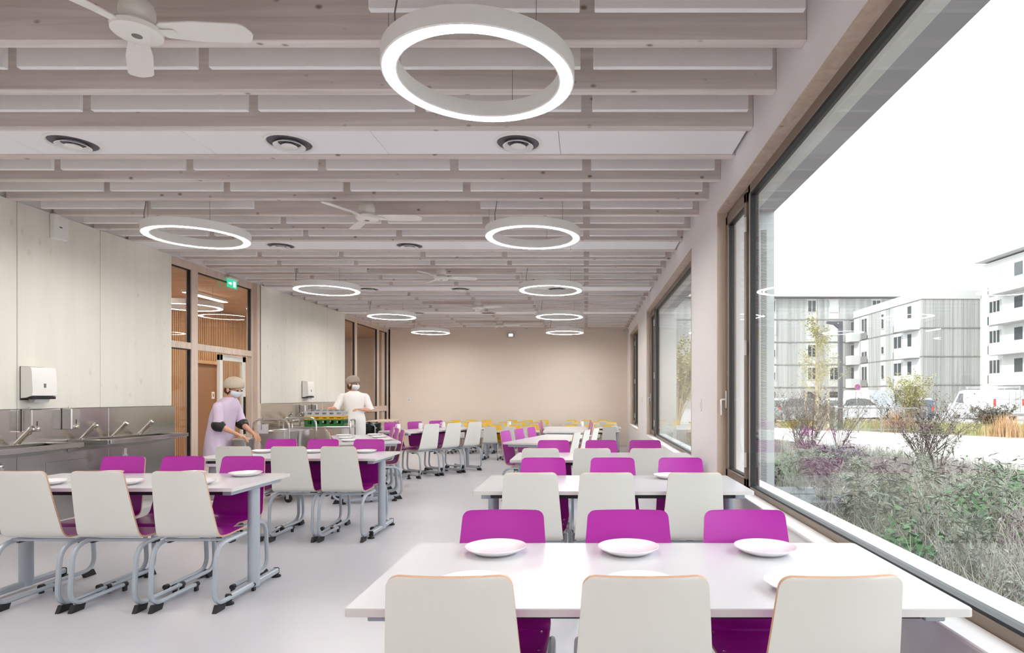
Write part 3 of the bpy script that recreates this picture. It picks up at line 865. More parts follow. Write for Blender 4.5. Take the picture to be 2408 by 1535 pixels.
def table_proto(L, W, H, th=.025):
    d = {}
    d['top'] = [(MB().prism(rrect(-L/2, L/2, -W/2, W/2, .018, 3), 'z', H-th+.002, H-.002, 1).prism(rrect(-L/2+.002, L/2-.002, -W/2+.002, W/2-.002, .017, 3), 'z', H-.003, H, 0).mesh('top', [M['laminate'], M['lam_edge']]), (0,0,0))]
    xl = L/2-.075
    ov = [(.036*math.cos(2*math.pi*q/20), .048*math.sin(2*math.pi*q/20)) for q in range(20)]
    d['leg'] = [(MB().prism(ov, 'z', .03, H-th-.03).mesh('leg', M['tube']), (q*xl, 0, 0)) for q in (-1, 1)]
    ft = MB().cbox(-.022, .022, -W/2+.07, W/2-.07, .026, .066, .008).mesh('foot_bar', M['tube'])
    d['foot_bar'] = [(ft, (q*xl, 0, 0)) for q in (-1, 1)]
    gl = MB().lathe([(.034, 0), (.034, .010), (.016, .022), (.014, .03)], seg=16).cbox(-.023, .023, -.006, .012, .02, .07, .008).mesh('glide', M['black'])
    d['glide'] = [(gl, (q*xl, r_*(W/2-.075), 0)) for q in (-1, 1) for r_ in (-1, 1)]
    ar = MB().cbox(-.03, .03, -W/2+.06, W/2-.06, H-th-.032, H-th-.002, .003).mesh('support_arm', M['tube'])
    d['support_arm'] = [(ar, (q*xl, 0, 0)) for q in (-1, 1)]
    rl = MB().cbox(-L/2+.10, L/2-.10, -.012, .012, H-th-.034, H-th-.001, .002).mesh('long_rail', M['darkbar'])  # rail, coloured dark to give the shadow line beneath the edge
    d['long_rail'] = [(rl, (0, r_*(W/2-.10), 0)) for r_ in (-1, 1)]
    return d
TL, TW, TH_ = 1.75, .77, .77
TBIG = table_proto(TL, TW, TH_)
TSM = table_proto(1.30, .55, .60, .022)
def table(proto, loc, rz, label, group, name='dining_table'):
    t = thing(name, label, 'table', loc, rz, group)
    for nm, lst in proto.items():
        for me, lo in lst:
            link(nm, me, t, lo)
    return t
plate_me = MB().lathe([(.0, .004), (.055, .004), (.075, .008), (.108, .024), (.1135, .0265), (.1145, .0255), (.111, .021), (.078, .002), (.058, 0), (.0, 0.001)], seg=40, cap=False).mesh('dinner_plate', M['china'], angle=60)
rim_me = MB().lathe([(.1125, .0262), (.1148, .0268), (.1152, .0252), (.1128, .0248)], seg=40, closed=True).mesh('plate_rim', M['china'])
well_me = MB().lathe([(.056, -.0005), (.06, -.0005), (.06, .002), (.056, .002)], seg=32, closed=True).mesh('foot_ring', M['china'])
def plate(x, y, z, label, group):
    t = tag(link('dinner_plate', plate_me, None, (x, y, z+.0008)), label, 'plate', group)
    link('rim', rim_me, t); link('foot_ring', well_me, t)

# --- straight tables by the window and by the troughs
ENDS_W = ['door-side end', 'middle', 'window end']
ENDS_L = ['trough-side end', 'middle', 'aisle end']
def straight(xc, yf, fx, fy, bx, by, desc, gname, ends, plates_far=(), plates_near=(), jit=(), fo=-.010, bo=.020):
    table(TBIG, (xc, yf+TW/2, 0), 0, 'long white %s' % desc[0], 'long white dining tables')
    for k, x in enumerate(fx):
        chair(BIG, (x+fo, fy+.318, 0), R(jit[k] if jit else 0), 'purple chair with white back facing the far wall, %s, %s' % (ends[k], desc[1]), gname)
    for k, x in enumerate(bx):
        chair(BIG, (x+bo, by-.318, 0), R(180 + (jit[2-k] if jit else 0)*.5), 'purple chair with its back towards the far wall, %s, %s' % (ends[k], desc[1]), gname)
    for k, x in enumerate(plates_far):
        if x is not None: plate(x, yf+TW-.155, TH_, 'white dinner plate, far-wall side, %s, %s' % (ends[k], desc[1]), 'plates laid on tables')
    for k, x in enumerate(plates_near):
        if x is not None: plate(x, yf+.17, TH_, 'white dinner plate, side away from far wall, %s, %s' % (ends[k], desc[1]), 'plates laid on tables')
straight(.202, 1.709, (-.344, .165, .654), 1.573, (-.348, .15, .624), 2.528,
         ('table with six plates pressed against the big window sill', 'six-plate window table'), 'chairs at the window tables', ENDS_W, (-.34, .16, .675), (-.345, .165, .66), (0, 0, 3))
straight(.17, 3.82, (-.328, .135, .673), 3.72, (-.34, .18, .69), 4.66,
         ('table with one plate beside the narrow casement', 'one-plate casement table'), 'chairs at the window tables', ENDS_W, (None, None, .60), ())
straight(.17, 5.68, (-.395, .065, .566), 5.46, (-.36, .14, .60), 6.50,
         ('empty table beside the white pier between windows', 'empty pier-side table'), 'chairs at the window tables', ENDS_W)
straight(-3.135, 3.95, (-3.51, -3.03, -2.53), 3.79, (-3.52, -3.06, -2.60), 4.77,
         ('table with six plates in front of the steel wash troughs', 'six-plate trough-side table'), 'chairs at the trough-side tables', ENDS_L, (-3.56, -2.94, -2.52), (-3.60, -3.09, -2.60), (), .008, -.035)
straight(-2.855, 5.82, (-3.26, -2.75, -2.29), 5.66, (-3.23, -2.78, -2.29), 6.64,
         ('table with three plates in front of the pan trolley', 'three-plate trolley-side table'), 'chairs at the trough-side tables', ENDS_L, (-3.37, -2.84, -2.30), (), (), .008, -.035)

# --- turned tables in the middle of the room
def turned(cx, cy, ang, desc, seats_a, seats_b, gname, nplates=0, out=.12):
    """long axis at ang from X; side A lies to the right of the axis direction, side B to the left"""
    table(TBIG, (cx, cy, 0), R(ang), 'long white %s' % desc[0], 'long white dining tables')
    u = Vector((math.cos(R(ang)), math.sin(R(ang)), 0)); v = Vector((-u.y, u.x, 0))
    dist = TW/2+out-.318
    words = ['aisle end', 'middle', 'far-wall end']
    for k, s in enumerate((-.5, 0, .5)):
        p = Vector((cx, cy, 0)) + u*(s+.022) - v*dist
        chair(BIG, p, R(ang), 'purple chair with white back on the %s, %s, %s' % (seats_a, words[k], desc[1]), gname)
        p = Vector((cx, cy, 0)) + u*(s-.022) + v*dist
        chair(BIG, p, R(ang+180), 'purple chair with white back on the %s, %s, %s' % (seats_b, words[k], desc[1]), gname)
    if nplates:
        for k, s in enumerate((-.55, 0, .55)[:nplates]):
            for q, w_ in ((-1, seats_a), (1, seats_b)):
                p = Vector((cx, cy, 0)) + u*s + v*(q*.22)
                plate(p.x, p.y, TH_, 'white dinner plate on the %s, %s, %s' % (w_, words[k], desc[1]), 'plates laid on tables')
turned(-3.107, 8.60, 115, ('table set at an angle beside the crate trolley', 'angled trolley table'), 'aisle side', 'trough side', 'chairs at the turned tables', 3, .10)
turned(-2.70, 10.95, 55, ('table set diagonally in front of the corner glazing', 'diagonal corner table'), 'aisle side', 'glazing side', 'chairs at the turned tables', 0, .13)
turned(-.466, 8.575, 75, ('table turned lengthwise behind the empty pier-side table', 'first lengthwise table'), 'window side', 'door side', 'chairs at the turned tables', 0, .13)
turned(-.36, 11.10, 92, ('table turned lengthwise in front of the low yellow-chair tables', 'second lengthwise table'), 'window side', 'door side', 'chairs at the turned tables', 0, .10)

# --- low tables with small yellow chairs along the far wall
rowsw = ['first row from the aisle', 'middle row', 'row against far wall']
def low(xc, y0, col, row, front=True):
    table(TSM, (xc, y0+.275, 0), 0, 'low white table, %s column, %s' % (col, rowsw[row]), 'low white tables', 'low_table')
    ew = ['door-side end', 'middle', 'window end']
    for k, dx in enumerate((-.42, 0, .42)):
        chair(SMALL, (xc+dx-.012, y0-.15+.254, 0), 0, 'small yellow chair showing white back, %s, %s, %s column' % (ew[k], rowsw[row], col), 'small yellow chairs', 'small_chair')
        chair(SMALL, (xc+dx+.012, y0+.65-.254, 0), R(180), 'small yellow chair showing yellow front, %s, %s, %s column' % (ew[k], rowsw[row], col), 'small yellow chairs', 'small_chair')
low(.08, 13.15, 'window-side', 0); low(.19, 14.60, 'window-side', 1); low(.02, 15.95, 'window-side', 2)
low(-1.60, 13.15, 'central', 0); low(-1.62, 14.60, 'central', 1); low(-1.57, 15.95, 'central', 2)
low(-2.98, 14.60, 'glazing-side', 1); low(-3.10, 15.95, 'glazing-side', 2)

# jugs, cups and bowl
JUG = {'body': MB().lathe([(.0, 0), (.042, 0), (.05, .01), (.052, .09), (.046, .125), (.05, .15), (.047, .15), (.043, .125), (.048, .09), (.0, .012)], seg=20, cap=False).mesh('jug_body', M['china']),
       'handle': MB().tube(rpath([(.046, 0, .125), (.085, 0, .13), (.085, 0, .05), (.05, 0, .04)], .03, 4), .006, 8).mesh('handle', M['china'])}
def jug(x, y, z, label, s_=1.0):
    t = thing('water_jug', label, 'jug', (x, y, z+.001), R(random.uniform(0, 360)), 'white jugs on the tables')
    link('jug_body', JUG['body'], t); link('handle', JUG['handle'], t); t.scale = (s_, s_, s_)
jug(-1.86, 14.9, .60, 'white jug on the central low table, middle row')
jug(-.11, 14.9, .60, 'white jug on the window-side low table, middle row')
jug(-3.26, 10.72, .77, 'white cup at the corner-glazing end of the diagonal corner table', .7)  # these three are cups, drawn as scaled-down copies of the jug
jug(-2.98, 11.10, .77, 'white cup in the middle of the diagonal corner table', .7)
jug(-2.66, 11.50, .77, 'white cup at the far-wall end of the diagonal corner table', .7)
t = thing('bread_basket', 'white round basket on the window-side low table, first row', 'basket', (.62, 13.45, .601))
MB().lathe([(0, 0), (.075, 0), (.10, .03), (.11, .085), (.106, .085), (.095, .035), (.07, .008), (0, .008)], seg=24, cap=False).build('bowl', M['china'], t)
MB().ball((0, 0, .075), .085, .085, .04, 16, 8).build('white_napkin', M['laminate'], t)

# --- folding table and bin-bag stand by the corner glazing
t = thing('folding_table', 'pale wooden folding table beside the corner glazing', 'table', (-5.02, 15.25, 0))
MB().cbox(-.28, .28, -.65, .65, .735, .765, .004).build('top', M['frame_wood'], t)
for q in (-1, 1):
    for p in (-1, 1):
        MB().tube([(p*.22, q*.5, .735), (p*.22, q*.5, 0)], .015, 8).build('leg', M['tube'], t)
    MB().tube([(-.22, q*.5, .12), (.22, q*.5, .12)], .012, 8).build('leg_bar', M['tube'], t)
    MB().tube([(.22, q*.5, .45), (.22, q*.22, .73)], .010, 8).build('brace', M['tube'], t)
t = thing('bin_stand', 'black bin bag hanging on a tubular stand beside white-coated person', 'bin', (-4.02, 11.35, 0))
fr_ = MB().tube(rpath([(-.2, -.18, .02), (-.2, -.18, .84), (.2, -.18, .84), (.2, -.18, .02)], .06, 4), .012, 8)
fr_.tube(rpath([(-.2, .18, .02), (-.2, .18, .84), (.2, .18, .84), (.2, .18, .02)], .06, 4), .012, 8)
fr_.tube([(-.2, -.18, .1), (-.2, .18, .1)], .010, 8).tube([(.2, -.18, .1), (.2, .18, .1)], .010, 8)
fr_.tube([(-.2, -.18, .84-.06), (-.2, .18, .84-.06)], .010, 8).tube([(.2, -.18, .84-.06), (.2, .18, .84-.06)], .010, 8)
fr_.build('stand', M['tube'], t)
bag = MB()
rg = []
for i, (z, a) in enumerate(((.12, .10), (.16, .16), (.4, .175), (.7, .17), (.82, .185), (.87, .215), (.86, .235), (.72, .225))):
    rg.append([((a*1.05)*math.cos(2*math.pi*q/24)*(1+.05*math.sin(5*q+i)), a*math.sin(2*math.pi*q/24)*(1+.05*math.cos(3*q+2*i)), z+.012*math.sin(q*2.3+i)) for q in range(24)])
bag.rings(rg, cap=True).build('bag', M['bag'], t)

# ================================================================== trolleys
def caster(x, y, t):
    c = MB().lathe([(.042, -.013), (.05, -.009), (.05, .009), (.042, .013)], (x, y, .05), 20, 'x').build('caster', M['black'], t)
    MB().box(x-.022, x-.017, y-.02, y+.02, .045, .125).box(x+.017, x+.022, y-.02, y+.02, .045, .125).box(x-.022, x+.022, y-.02, y+.02, .12, .13).build('fork', M['steel'], c)
def upright(mb, x, w_, z0, z1, along='y'):
    mb.tube(rpath([(x, -w_, z0), (x, -w_, z1), (x, w_, z1), (x, w_, z0)], .10, 6), .0135, 10)
t = thing('pan_trolley', 'steel trolley carrying deep food pans beside the lilac-clad person', 'trolley', (-3.99, 8.20, 0), R(84))
fr_ = MB(); upright(fr_, -.32, .24, .13, 1.06); upright(fr_, .32, .24, .13, 1.06)
for z in (.16, .62):
    for q in (-.24, .24): fr_.tube([(-.32, q, z), (.32, q, z)], .012, 8)
fr_.build('frame', M['steel'], t)
MB().cbox(-.32, .32, -.24, .24, .15, .165, .003).build('shelf', M['steel'], t)
for (x0, x1) in ((-.30, -.01), (.01, .30)):
    p = MB()
    rgs = []
    for (z, g) in ((.56, -.035), (.90, 0), (.905, .018), (.91, .018), (.91, 0), (.905, -.006), (.575, -.04)):
        rgs.append([(px, py, z) for (px, py) in rrect(x0-g, x1+g, -.205-g, .205+g, .05, 4)])
    p.rings(rgs, cap=True).build('food_pan', M['steel_light'], t)
MB().cbox(-.335, -.332, .03, .17, .88, 1.0, .001).build('paper_notice', M['laminate'], t)
for q in (-.12, .12):
    MB().tube([(-.34, q, .93), (-.34, q, 1.10)], .004, 6).build('ladle_handle', M['chrome'], t)
for (x, y) in ((-.3, -.22), (-.3, .22), (.3, -.22), (.3, .22)): caster(x, y, t)
t = thing('scrap_bin', 'steel scrap bin with pale rim under the hands of the lilac-clad person', 'bin', (-4.275, 7.70, 0))
MB().rings([[(x*k, y*k, z) for (x, y) in rrect(-.08, .08, -.11, .11, .03, 3)] for (z, k) in ((.02, .72), (.82, 1.0), (.815, .96), (.03, .68))], cap=True).build('bin_body', M['steel_dark'], t)
MB().tube([(p[0], p[1], .825) for p in rrect(-.083, .083, -.113, .113, .03, 3)], .008, 6, closed=True).build('rim', M['frame_wood'], t)
for q in ((-.04, -.06), (.04, -.06), (-.04, .06), (.04, .06)): MB().tube([(q[0], q[1], 0), (q[0], q[1], .025)], .012, 8).build('foot', M['black'], t)

t = thing('crate_trolley', 'steel serving trolley carrying stacked green and yellow crates', 'trolley', (-4.12, 9.72, 0), R(12))
for xx in (-.42, .42):
    fr_ = MB(); upright(fr_, xx, .24, .13, .985); fr_.build('end_frame', M['steel'], t)
for z in (.30, .86):
    MB().cbox(-.43, .43, -.25, .25, z, z+.03, .006).build('tray_shelf', M['steel'], t)
for (x, y) in ((-.4, -.22), (-.4, .22), (.4, -.22), (.4, .22)): caster(x, y, t)
def crate(name, x, y, z, h, m_, label, group, rz=R(12)):
    t = thing(name, label, 'crate', (x, y, z), rz, group)
    L2, W2 = .285, .19
    b = MB()
    b.box(-L2, L2, -W2, W2, 0, .008)
    for (a0, a1, b0, b1) in ((-L2, L2, -W2, -W2+.012), (-L2, L2, W2-.012, W2), (-L2, -L2+.012, -W2, W2), (L2-.012, L2, -W2, W2)):
        b.box(a0, a1, b0, b1, .008, h*.35)
        b.box(a0, a1, b0, b1, h*.82, h)
    for x_ in np.linspace(-L2, L2-.04, 6):
        for yy in (-W2, W2-.012): b.box(x_, x_+.045, yy, yy+.012, h*.35, h*.82)
    for y_ in np.linspace(-W2, W2-.04, 4):
        for xx in (-L2, L2-.012): b.box(xx, xx+.012, y_, y_+.045, h*.35, h*.82)
    b.build('crate_body', m_, t)
    lip = MB()
    for (a0, a1, b0, b1) in ((-L2-.006, L2+.006, -W2-.006, -W2), (-L2-.006, L2+.006, W2, W2+.006), (-L2-.006, -L2, -W2, W2), (L2, L2+.006, -W2, W2)):
        lip.box(a0, a1, b0, b1, h-.018, h)
    lip.build('lip', m_, t)
    return t
crate('green_crate', -4.09, 9.72, .892, .105, M['green'], 'green plastic crate at the bottom of the stack on serving trolley', None)
crate('yellow_crate', -4.09, 9.72, .998, .05, M['yellow_crate'], 'shallow yellow crate between the green and the grey one', None)
crate('glass_rack', -4.09, 9.72, 1.049, .075, M['grey_crate'], 'pale grey glass rack on top of the crate stack', None)
gl_me = MB().lathe([(0, 0), (.026, 0), (.032, .09), (.030, .09), (.025, .005), (0, .005)], seg=12, cap=False).mesh('drinking_glass', M['clear'])
for i in range(6):
    for j in range(4):
        a = R(12); x, y = -.225+.09*i, -.13+.087*j
        tag(link('drinking_glass', gl_me, None, (-4.09+x*math.cos(a)-y*math.sin(a), 9.72+x*math.sin(a)+y*math.cos(a), 1.058)), 'clear drinking glass standing in the pale grey rack', 'glass', 'drinking glasses in the rack')
# ================================================================== outside
def concrete(name, c1, c2, freq=3.0, streak=True):
    """board-marked concrete: vertical bands, weather streaks"""
    m, nt, b = base_mat(name)
    b.inputs['Roughness'].default_value = 0.85
    tc = nt.nodes.new('ShaderNodeTexCoord')
    mp = nt.nodes.new('ShaderNodeMapping'); mp.inputs['Scale'].default_value = (freq*.35, freq*.35, .03)
    nt.links.new(tc.outputs['Object'], mp.inputs['Vector'])
    n = nt.nodes.new('ShaderNodeTexNoise'); n.inputs['Scale'].default_value = 2.0; n.inputs['Detail'].default_value = 5
    nt.links.new(mp.outputs[0], n.inputs['Vector'])
    cr = nt.nodes.new('ShaderNodeValToRGB')
    cr.color_ramp.elements[0].position = .38; cr.color_ramp.elements[0].color = c1
    cr.color_ramp.elements[1].position = .62; cr.color_ramp.elements[1].color = c2
    nt.links.new(n.outputs['Fac'], cr.inputs[0])
    out = cr.outputs[0]
    if streak:
        mp2 = nt.nodes.new('ShaderNodeMapping'); mp2.inputs['Scale'].default_value = (.5, .5, .12)
        nt.links.new(tc.outputs['Object'], mp2.inputs['Vector'])
        n2 = nt.nodes.new('ShaderNodeTexNoise'); n2.inputs['Scale'].default_value = 1.0; n2.inputs['Detail'].default_value = 6; n2.inputs['Roughness'].default_value = .7
        nt.links.new(mp2.outputs[0], n2.inputs['Vector'])
        c3 = nt.nodes.new('ShaderNodeValToRGB')
        c3.color_ramp.elements[0].position = .58; c3.color_ramp.elements[0].color = (0, 0, 0, 1)
        c3.color_ramp.elements[1].position = .75; c3.color_ramp.elements[1].color = (.45, .45, .45, 1)
        nt.links.new(n2.outputs['Fac'], c3.inputs[0])
        mx = nt.nodes.new('ShaderNodeMix'); mx.data_type = 'RGBA'
        mx.inputs[7].default_value = rgb(98, 102, 98)
        nt.links.new(c3.outputs[0], mx.inputs[0]); nt.links.new(out, mx.inputs[6])
        out = mx.outputs[2]
    nt.links.new(out, b.inputs['Base Color'])
    return m
M['conc'] = concrete('ribbed_concrete', rgb(150, 151, 150), rgb(174, 175, 172))
M['conc2'] = concrete('stained_concrete', rgb(146, 147, 145), rgb(166, 166, 163), 5.0)
M['bwhite'] = mat('facade_white', rgb(192, 192, 190), rough=.7, var=.03, scale=.6)
M['broof'] = mat('fascia', rgb(182, 182, 182), rough=.7, var=.04, scale=.5)
M['pane_dark'] = mat('far_window_glass', rgb(60, 66, 70), rough=.12, var=.25, scale=1.2)
M['rail'] = mat('balcony_rail', rgb(120, 120, 118), rough=.6, var=.1)
M['shutter'] = mat('roller_shutter', rgb(196, 196, 196), rough=.6, var=.02)
M['darkgreen'] = mat('balcony_screen_green', rgb(60, 78, 66), rough=.8, var=.2, scale=3)
M['path'] = mat('pale_concrete_path', rgb(212, 210, 206), rough=.85, var=.05, scale=.8)
M['asphalt'] = mat('asphalt', rgb(150, 150, 152), rough=.9, var=.06, scale=2)
M['mulch'] = mat('bark_mulch', rgb(104, 94, 86), rough=.95, var=.5, scale=25, bump=1.0, bscale=40)
M['meadow'] = mat('rough_verge', rgb(140, 138, 108), rough=.95, var=.3, scale=3)
M['slab'] = mat('grey_paving', rgb(130, 134, 138), rough=.8, var=.15, scale=30)

struct('ground', MB().box(-40, 90, -30, 120, -.45, -.22), M['asphalt'], label='grey street ground outside')
gp = [(1.385, -6), (1.385, 26), (5.2, 26), (6.1, 20.2), (7.2, 15.3), (7.8, 12.6), (8.6, 11.0), (10.5, 5), (12, -6)]
struct('garden_bed', MB().prism(gp, 'z', -.21, -.06), M['mulch'], label='mulched planting bed under the windows')
pp = [(5.2, 26.05), (6.15, 20.2), (7.25, 15.3), (7.85, 12.6), (8.65, 11.0), (10.55, 5), (12.05, -6), (30, -6), (24, 14), (15.9, 22.4), (9, 29.8), (6, 34)]
struct('garden_path', MB().prism(pp, 'z', -.215, -.16), M['path'], label='pale concrete path crossing the garden')
vp = [(9.05, 29.85), (15.95, 22.45), (24.05, 14), (30, 10), (40, 20), (30, 30), (20, 35), (12, 36), (6, 36)]
struct('garden_verge', MB().prism(vp, 'z', -.218, -.13), M['meadow'], label='rough grassy verge before the car park')
struct('garden_kerb', MB().prism([(6.15, 20.2), (7.25, 15.3), (7.85, 12.6), (8.65, 11.0), (10.55, 5), (10.70, 5), (8.8, 11.0), (8.0, 12.65), (7.4, 15.35), (6.3, 20.25)], 'z', -.2, -.04), M['path'], label='low concrete kerb edging the planting bed')
for k, (x, y, s_) in enumerate(((2.75, 8.55, 1.0), (2.85, 7.85, 1.0))):
    o = MB().cbox(-.62, .62, -.30, .30, -.06, .06, .008).build('paving_slab', M['slab'], None, (x, y, 0))
    tag(o, ['grey paving slab beside the green leaf mound', 'grey paving slab lying closer to the window sill'][k], 'slab', 'stepping slabs in the bed')

# ------------------------------------------------------------------ apartment blocks
def bwin(parent, mp, s0, s1, z0, z1, shutter=0.0, panes=2):
    """window on a facade; mp(s, z, n) -> point, n outward"""
    def bx(m_, a, b, c, d, n0, n1):
        P = [mp(s, z, n) for n in (n0, n1) for (s, z) in ((a, c), (b, c), (b, d), (a, d))]
        m_.add(P, [(0,3,2,1), (4,5,6,7), (0,1,5,4), (1,2,6,5), (2,3,7,6), (3,0,4,7)])
        return m_
    f = MB(); bx(f, s0-.07, s1+.07, z0-.07, z0, 0, .10); bx(f, s0-.07, s1+.07, z1, z1+.07, 0, .10)
    bx(f, s0-.07, s0, z0, z1, 0, .10); bx(f, s1, s1+.07, z0, z1, 0, .10)
    for k in range(1, panes):
        s = s0+(s1-s0)*k/panes; bx(f, s-.035, s+.035, z0, z1, 0, .09)
    w_ = f.build('window', M['bwhite'], parent, smooth=False)
    p = MB(); bx(p, s0, s1, z0, z1, 0.0, .03); p.build('pane', M['pane_dark'], w_, smooth=False)
    if shutter > 0:
        q = MB(); bx(q, s0, s1, z1-(z1-z0)*shutter, z1, .03, .08); q.build('shutter', M['shutter'], w_, smooth=False)
    return w_
def bbox(name, m_, parent, mp, a, b, c, d, n0, n1):
    P = [mp(s, z, n) for n in (n0, n1) for (s, z) in ((a, c), (b, c), (b, d), (a, d))]
    return MB().add(P, [(0,3,2,1), (4,5,6,7), (0,1,5,4), (1,2,6,5), (2,3,7,6), (3,0,4,7)]).build(name, m_, parent, smooth=False)
def ribs(name, m_, parent, mp, a, b, c, d, step=.42):
    """vertical ribs cast into a facade panel"""
    r_ = MB(); s = a
    k = 0
    while s < b-.1:
        wdt = step*(.5 if k % 3 else .8)
        P = [mp(q, z, n) for n in (0, .03) for (q, z) in ((s, c), (s+wdt, c), (s+wdt, d), (s, d))]
        r_.add(P, [(4,5,6,7), (0,1,5,4), (1,2,6,5), (2,3,7,6), (3,0,4,7)])
        s += step; k += 1
    o = r_.build(name, m_, parent, smooth=False); o['kind'] = 'stuff'
    return o
rnd = random.Random(3)
# block A: long frontal slab far behind
ox, oy = 26.0, 77.0
A = thing('apartment_block', 'grey concrete slab block with flat overhanging roof behind the street lamp', 'building', (ox, oy, -.45))
MB().box(-16, 13, 0, 12, 0, 14.0).build('wall', M['conc'], A, smooth=False)
MB().box(-17, 13.6, -1.0, 13, 14.1, 14.95).build('roof', M['broof'], A, smooth=False)
mpA = lambda s, z, n: (s-ox, -n, z+.45)
lev = [-.4, 2.42, 5.24, 8.05, 10.87, 13.6]
for l in range(1, 5):
    bbox('panel_joint', M['rail'], A, mpA, 10, 39, lev[l]-.05, lev[l]+.05, 0, .07)
for l in range(1, 5):
    for (a, b) in ((12, 27.4), (28.9, 30.2), (31.7, 38.9)):
        ribs('cast_ribs', M['conc'], A, mpA, a, b, lev[l]+.1, lev[l+1]-.05, .8)
for l in range(0, 5):
    for c0 in (27.55, 30.3, 22.5, 19.4, 35.6):
        if l == 0:
            bbox('entrance', M['pane_dark'], A, mpA, c0+.1, c0+1.1, -.3, 1.9, 0, .04); continue
        bbox('infill_panel', M['bwhite'], A, mpA, c0, c0+1.25, lev[l]+.12, lev[l+1]-.1, 0, .05)
        bwin(A, lambda s, z, n: mpA(s, z, n+.05), c0+.14, c0+1.1, lev[l]+1.0, lev[l+1]-.35, rnd.choice((0, 0, .4, 1.0)), 2)
# block B: corner block, one face along the view
ox, oy = 33.0, 60.6
B = thing('apartment_block', 'concrete corner block with a blank stained gable and balconies on its side', 'building', (ox, oy, -.45))
MB().box(0, 5.75, 0, 15.3, 0, 11.6).build('wall', M['conc2'], B, smooth=False)
MB().box(-.12, 5.75, -.12, 15.3, 11.35, 12.2).build('roof', M['broof'], B, smooth=False)
MB().box(3.2, 4.4, 3, 5, 12.2, 12.5).build('roof_vent', M['broof'], B, smooth=False)
mpF = lambda s, z, n: (s-ox, -n, z+.45)
mpS = lambda s, z, n: (-n, s-oy, z+.45)
lev = [-.4, 2.45, 5.25, 8.05, 10.9]
for l in range(1, 4):
    bbox('panel_joint', M['rail'], B, mpF, 33.0, 38.75, lev[l]-.04, lev[l]+.04, 0, .08)
    bbox('panel_joint', M['rail'], B, mpS, 60.6, 75.9, lev[l]-.04, lev[l]+.04, 0, .05)
for l in range(0, 4):
    for (a, b) in ((33.02, 34.5), (34.6, 36.2), (36.3, 37.9), (38.0, 38.7)):
        ribs('gable_panel', M['conc2'], B, mpF, a, b, lev[l]+.06, lev[l+1]-.06, .2)
    for (a, b) in ((66.3, 67.6), (69.2, 71.6)):
        ribs('cast_ribs', M['conc'], B, mpS, a, b, lev[l]+.06, lev[l+1]-.06, .4)
for l in range(0, 4):
    z0, z1 = lev[l], lev[l+1]
    bbox('infill_panel', M['bwhite'], B, mpS, 72.0, 74.0, z0+.1, z1-.1, 0, .04)
    bwin(B, lambda s, z, n: mpS(s, z, n+.04), 72.2, 73.6, z0+.5, z1-.45, (0, 0, .55, 0)[l], 2)
    bbox('infill_panel', M['bwhite'], B, mpS, 67.8, 69.0, z0+.1, z1-.1, 0, .04)
    bwin(B, lambda s, z, n: mpS(s, z, n+.04), 68.1, 68.7, z0+.8, z1-.5, (.4, 0, .5, 0)[l], 1)
    bbox('infill_panel', M['bwhite'], B, mpS, 64.0, 66.2, z0+.1, z1-.1, 0, .04)
    bwin(B, lambda s, z, n: mpS(s, z, n+.04), 64.3, 65.9, z0+.4, z1-.45, (0, 0, 0, .6)[l], 2)
    if l > 0:
        for (a, b) in ((60.9, 64.0), (74.3, 75.9)):
            bal = bbox('balcony', M['bwhite'], B, mpS, a, b, z0-.1, z0+1.0, .0, 1.05)
            bbox('balcony_recess', M['shutter'], B, mpS, a, b, z0+1.0, z1-.15, 0, .03)
            bbox('balcony_door', M['pane_dark'], B, mpS, a+1.6, a+2.3, z0+1.0, z1-.4, .03, .06)
        bbox('balcony_rail', M['rail'], B, mpS, 64.2, 66.0, z0+.05, z0+.75, .14, .17)
        bbox('balcony_rail', M['rail'], B, mpS, 72.1, 73.7, z0+.05, z0+.8, .14, .17)
# block C: facade along the view on the right
ox, oy = 38.8, 60.6
C = thing('apartment_block', 'taller pale block with continuous white balconies and projecting eaves', 'building', (ox, oy, -.45))
MB().box(0, 12, -22, 0.0, 0, 14.6).build('wall', M['bwhite'], C, smooth=False)
MB().prism([(-.9, 14.75), (12, 14.75), (12, 15.5), (-.9, 15.5)], 'y', -22.5, -.2).build('roof', M['broof'], C, smooth=False)
mpC = lambda s, z, n: (-n, s-oy, z+.45)
lev = [-.4, 2.45, 5.25, 8.05, 10.85, 13.9]
for l in range(0, 5):
    z0, z1 = lev[l], lev[l+1]
    for (s0, s1) in ((57.7, 59.2), (48.2, 49.7)):
        bwin(C, mpC, s0, s1, z0+.55, z1-.5, (0, 0, 0, 0, .8)[l], 3)
        if l: bbox('balcony_rail', M['darkgreen'] if l == 3 and s0 > 50 else M['rail'], C, mpC, s0-.1, s1+.1, z0+.1, z0+.9, .16, .2)
    for (s0, s1) in ((50.2, 57.4), (40, 47.8)):
        if l:
            bbox('balcony', M['bwhite'], C, mpC, s0, s1, z0-.12, z0+1.0, 0, 1.3)
        bbox('balcony_door', M['pane_dark'], C, mpC, s0+4.6, s0+5.6, z0+.1, z1-.5, 0, .05)
        bbox('balcony_door', M['pane_dark'], C, mpC, s0+1.2, s0+2.4, z0+.1, z1-.5, 0, .05)

